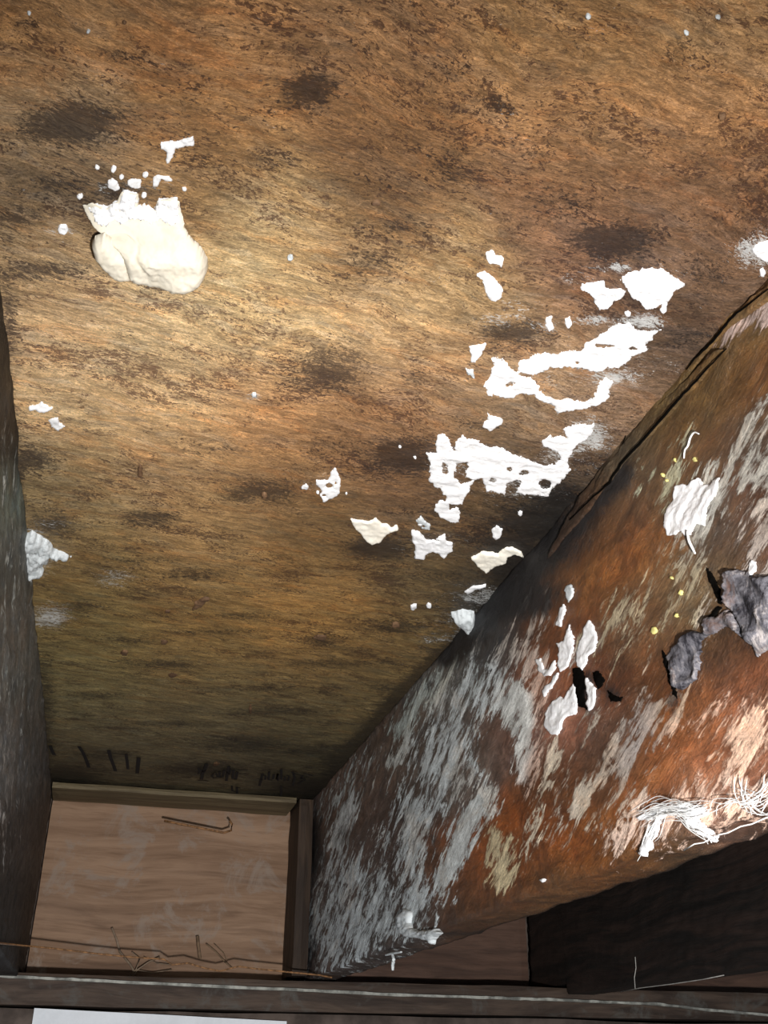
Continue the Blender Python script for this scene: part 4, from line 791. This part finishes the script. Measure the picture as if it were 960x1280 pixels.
# foundation wall and ground
V, Fs = sub_box(-1.6*S, 6.0*S, YS+0.002, YS+0.16, 0, zs_bot-0.0005, (40, 1, 14), 0.004, seed=18)
tag(mesh_obj('wall_far', V, Fs, M_MASON), kind='structure')
V, Fs = sub_box(-1.8*S, 6.2*S, D+TH+0.002, D+TH+0.03, 0, ZC+0.05, (10, 1, 4), 0.002, seed=21)
tag(mesh_obj('wall_end', V, Fs, M_MASON, None, False), kind='structure')
V, Fs = sub_box(XN+TH+0.001, 6.0*S, D, D+TH, ZB-0.002, ZC-0.004, (24, 1, 14), 0.0015, seed=6)
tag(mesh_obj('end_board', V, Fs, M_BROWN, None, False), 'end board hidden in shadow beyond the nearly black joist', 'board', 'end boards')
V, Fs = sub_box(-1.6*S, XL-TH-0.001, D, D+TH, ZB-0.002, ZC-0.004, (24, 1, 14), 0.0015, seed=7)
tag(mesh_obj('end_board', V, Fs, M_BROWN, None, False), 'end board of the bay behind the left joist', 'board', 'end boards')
gx = np.linspace(-2.2*S, 6.5*S, 60); gy = np.linspace(-3*S, 5.2*S, 80); X, Y = np.meshgrid(gx, gy)
tag(mesh_obj('floor', np.stack([X, Y, 0.02*fbm(X*6, Y*6, 4)-0.01], -1).reshape(-1, 3), grid_faces(80, 60), M_EARTH), kind='structure')
# rusty wire in front of the pale board
def wpt(x, y, yy): 
    r = rays(np.array(float(x)), np.array(float(y))); return CAM+r*yy/r[1]
wire = [(66,1185.5),(120,1192),(160,1196),(205,1199),(215,1206),(235,1204),(255,1210),(275,1214),(298,1208),(320,1211),(360,1215),(400,1219),(415,1222)]
V, Fs = tube([onplane(-25.0, 1176.0, 'left', .004), onplane(0.0, 1179.0, 'left', .004), onplane(30.0, 1182.0, 'left', .004)]+[wpt(x, y, YS-0.03) for x, y in wire], 0.0011, 6)
tag(mesh_obj('rusty_wire', V, Fs, M_RUST), 'thin rusty wire stretched across in front of the pale end board', 'wire')
# bent brown strip at the top of the pale board
V, Fs = tube([wpt(x, y, D-0.088) for x, y in [(205,1026),(225,1030),(255,1036),(280,1041),(289,1038),(290,1030),(287,1026)]], 0.0016, 6)
tag(mesh_obj('bent_wire', V, Fs, M_RUST), 'bent brown wire loop at the top edge of the pale end board', 'wire')
# cobwebs and dust
def cob(paths, yy, label, r=.0007, mat=M_COB, name='cobweb', cat='cobweb'):
    parts = [tube([wpt(x, y, yy) for x, y in p], r*q, 5) for p, q in paths]
    V, Fs = merge(parts); return tag(mesh_obj(name, V, Fs, mat), label, cat)
cob([([(140,1160),(146,1175),(150,1190),(163,1206),(168,1215)],2.2),([(165,1190),(175,1198),(170,1212),(160,1222)],1.3),([(200,1196),(185,1203),(172,1212),(165,1222)],1.6),([(215,1206),(196,1204),(180,1196)],.8),([(170,1212),(190,1216),(215,1212)],1.0)], D-0.02, 'dusty cobweb strands low on the pale end board, left of its middle', mat=mat_plain('grey_dust', (.26,.19,.135), .9, .3))
cob([([(247,1170),(248,1182),(250,1198)],3.2),([(258,1180),(270,1190),(282,1203),(290,1210)],1.6),([(268,1180),(280,1192),(284,1202)],.9)], D-0.02, 'dark dusty web streaks low on the pale end board, right of its middle', mat=mat_plain('dark_dust', (.22,.145,.09), .9, .3))
def npt(x, y):   # on the neighbour joist face
    r = rays(np.array(float(x)), np.array(float(y))); return CAM+r*(XN-0.004)/r[0]
V, Fs = tube([npt(x, y) for x, y in [(775,1240),(800,1235),(840,1230),(880,1224),(905,1219)]], 0.0005, 5)
tag(mesh_obj('cobweb_line', V, Fs, M_COB), 'faint cobweb line along the lower edge of the nearly black joist', 'cobweb')
V, Fs = tube([npt(x, y) for x, y in [(794,1196),(795,1210),(793,1222),(794,1236)]], 0.0005, 5)
tag(mesh_obj('cobweb_drop', V, Fs, M_COB), 'short vertical cobweb strand on the nearly black joist', 'cobweb')
V, Fs = merge([tube([onplane(np.array(float(x)), np.array(float(y)), 'under', .003) for x, y in [(855,1063),(868,1055),(880,1053),(896,1044),(910,1041),(926,1033),(940,1030),(958,1022),(975,1018)]], 0.00035, 5)])
tag(mesh_obj('underside_thread', V, Fs, M_THREAD), 'long white thread along the underside edge of the right joist', 'fungus', GJ)
# handwriting on the plywood near the far end (flat dark marks)
def stroke(pts, wd):
    P = [onplane(np.array(float(x)), np.array(float(y)), 'ceil', .0026) for x, y in pts]
    V = []; Fs = []
    for i, p in enumerate(P):
        t = P[min(i+1, len(P)-1)]-P[max(i-1, 0)]; nrm = _n([-t[1], t[0], 0])*wd
        V += [p+nrm, p-nrm]
    for i in range(len(P)-1): Fs.append((2*i, 2*i+1, 2*i+3, 2*i+2))
    return V, Fs
a1 = lambda pts: crop(60, 920, 4.8, pts); a2 = lambda pts: crop(220, 920, 4.8, pts)
ST = [(a1([(12,60),(25,90),(38,115)]), .0022), (a1([(185,62),(210,100),(232,150),(245,190)]), .0022), (a1([(365,85),(375,130),(395,180),(405,212)]), .0022),
      (a1([(468,110),(475,150),(480,200)]), .0018), (a1([(545,130),(540,180),(535,225)]), .0024), (a1([(480,390),(482,440)]), .0016), (a1([(830,440),(828,480)]), .0018), (a1([(900,190),(912,210),(900,228)]), .0015),
      (a2([(185,165),(178,190),(160,225),(152,262)]), .0022), (a2([(130,266),(160,266),(195,270)]), .0014), (a2([(150,200),(165,215),(178,205)]), .0012),
      (a2([(215,240),(235,215),(250,245),(228,255),(215,240)]), .0016), (a2([(262,215),(262,250),(280,245),(290,205)]), .0016), (a2([(318,180),(310,215),(302,270)]), .0018), (a2([(300,215),(322,232),(330,200)]), .0012),
      (a2([(345,205),(340,255),(358,262),(368,215)]), .0018), (a2([(375,205),(400,203),(430,205)]), .0012), (a2([(378,228),(405,228),(435,232)]), .0012),
      (a2([(485,255),(520,262)]), .0012), (a2([(520,225),(512,260),(500,300)]), .0016), (a2([(520,235),(540,240),(535,262),(515,262)]), .0013), (a2([(560,215),(555,262),(575,265)]), .0015), (a2([(590,230),(580,260),(605,262),(612,228),(612,268)]), .0015),
      (a2([(632,200),(632,262)]), .0016), (a2([(640,240),(655,245),(650,270)]), .0013), (a2([(665,235),(680,245),(672,268),(660,262)]), .0013), (a2([(700,215),(712,250),(700,300)]), .0016), (a2([(705,225),(760,238),(750,260)]), .0014), (a2([(745,250),(775,262),(730,290)]), .0013), (a2([(770,225),(820,240)]), .0012),
      (a2([(335,300),(338,330),(360,335)]), .0014), (a2([(340,350),(345,355)]), .0014), (a2([(365,305),(368,360)]), .0016), (a2([(365,312),(385,310)]), .0012), (a2([(630,300),(632,345),(625,365)]), .0016),
      (a2([(60,440),(62,490)]), .0016), (a2([(480,490),(482,515)]), .0016), (a2([(495,535),(495,585)]), .0018), (a2([(392,530),(393,560)]), .0016)]
V, Fs = merge([stroke(p, w_) for p, w_ in ST])
mesh_obj('handwriting', V, Fs, M_INK, ceiling, False)['label'] = 'faint dark pencil handwriting and tally strokes'
# raised chips and splinters in the plywood (parts of the ceiling)
def chip(pts, h, name='wood_chip', mat=M_CHIP, plane='ceil', parent=ceiling):
    return patch(name, [pts], plane, mat, h=h*.5, rag=1.6, ragf=.35, edge=2, res=1.2, lump=.3, seed=int(pts[0][0]), base_off=.001, parent=parent)
chip([(240,765),(243,755),(256,748),(262,750),(252,760)], .004)
for x, y, a, b, h in [(400,798,12,4,.003),(495,783,8,4,.003),(205,804,7,4,.003),(155,818,7,4,.003),(216,845,8,3,.003),(210,765,5,2,.002),(903,147,7,4,.004),(330,620,5,5,.003),(175,590,4,12,.003),(155,30,3,3,.002),(470,255,10,3,.003),(313,888,2,9,.003),(270,955,6,3,.002)]:
    chip(ell(x, y, a*.62+1, b*.62+.8, 9), h)
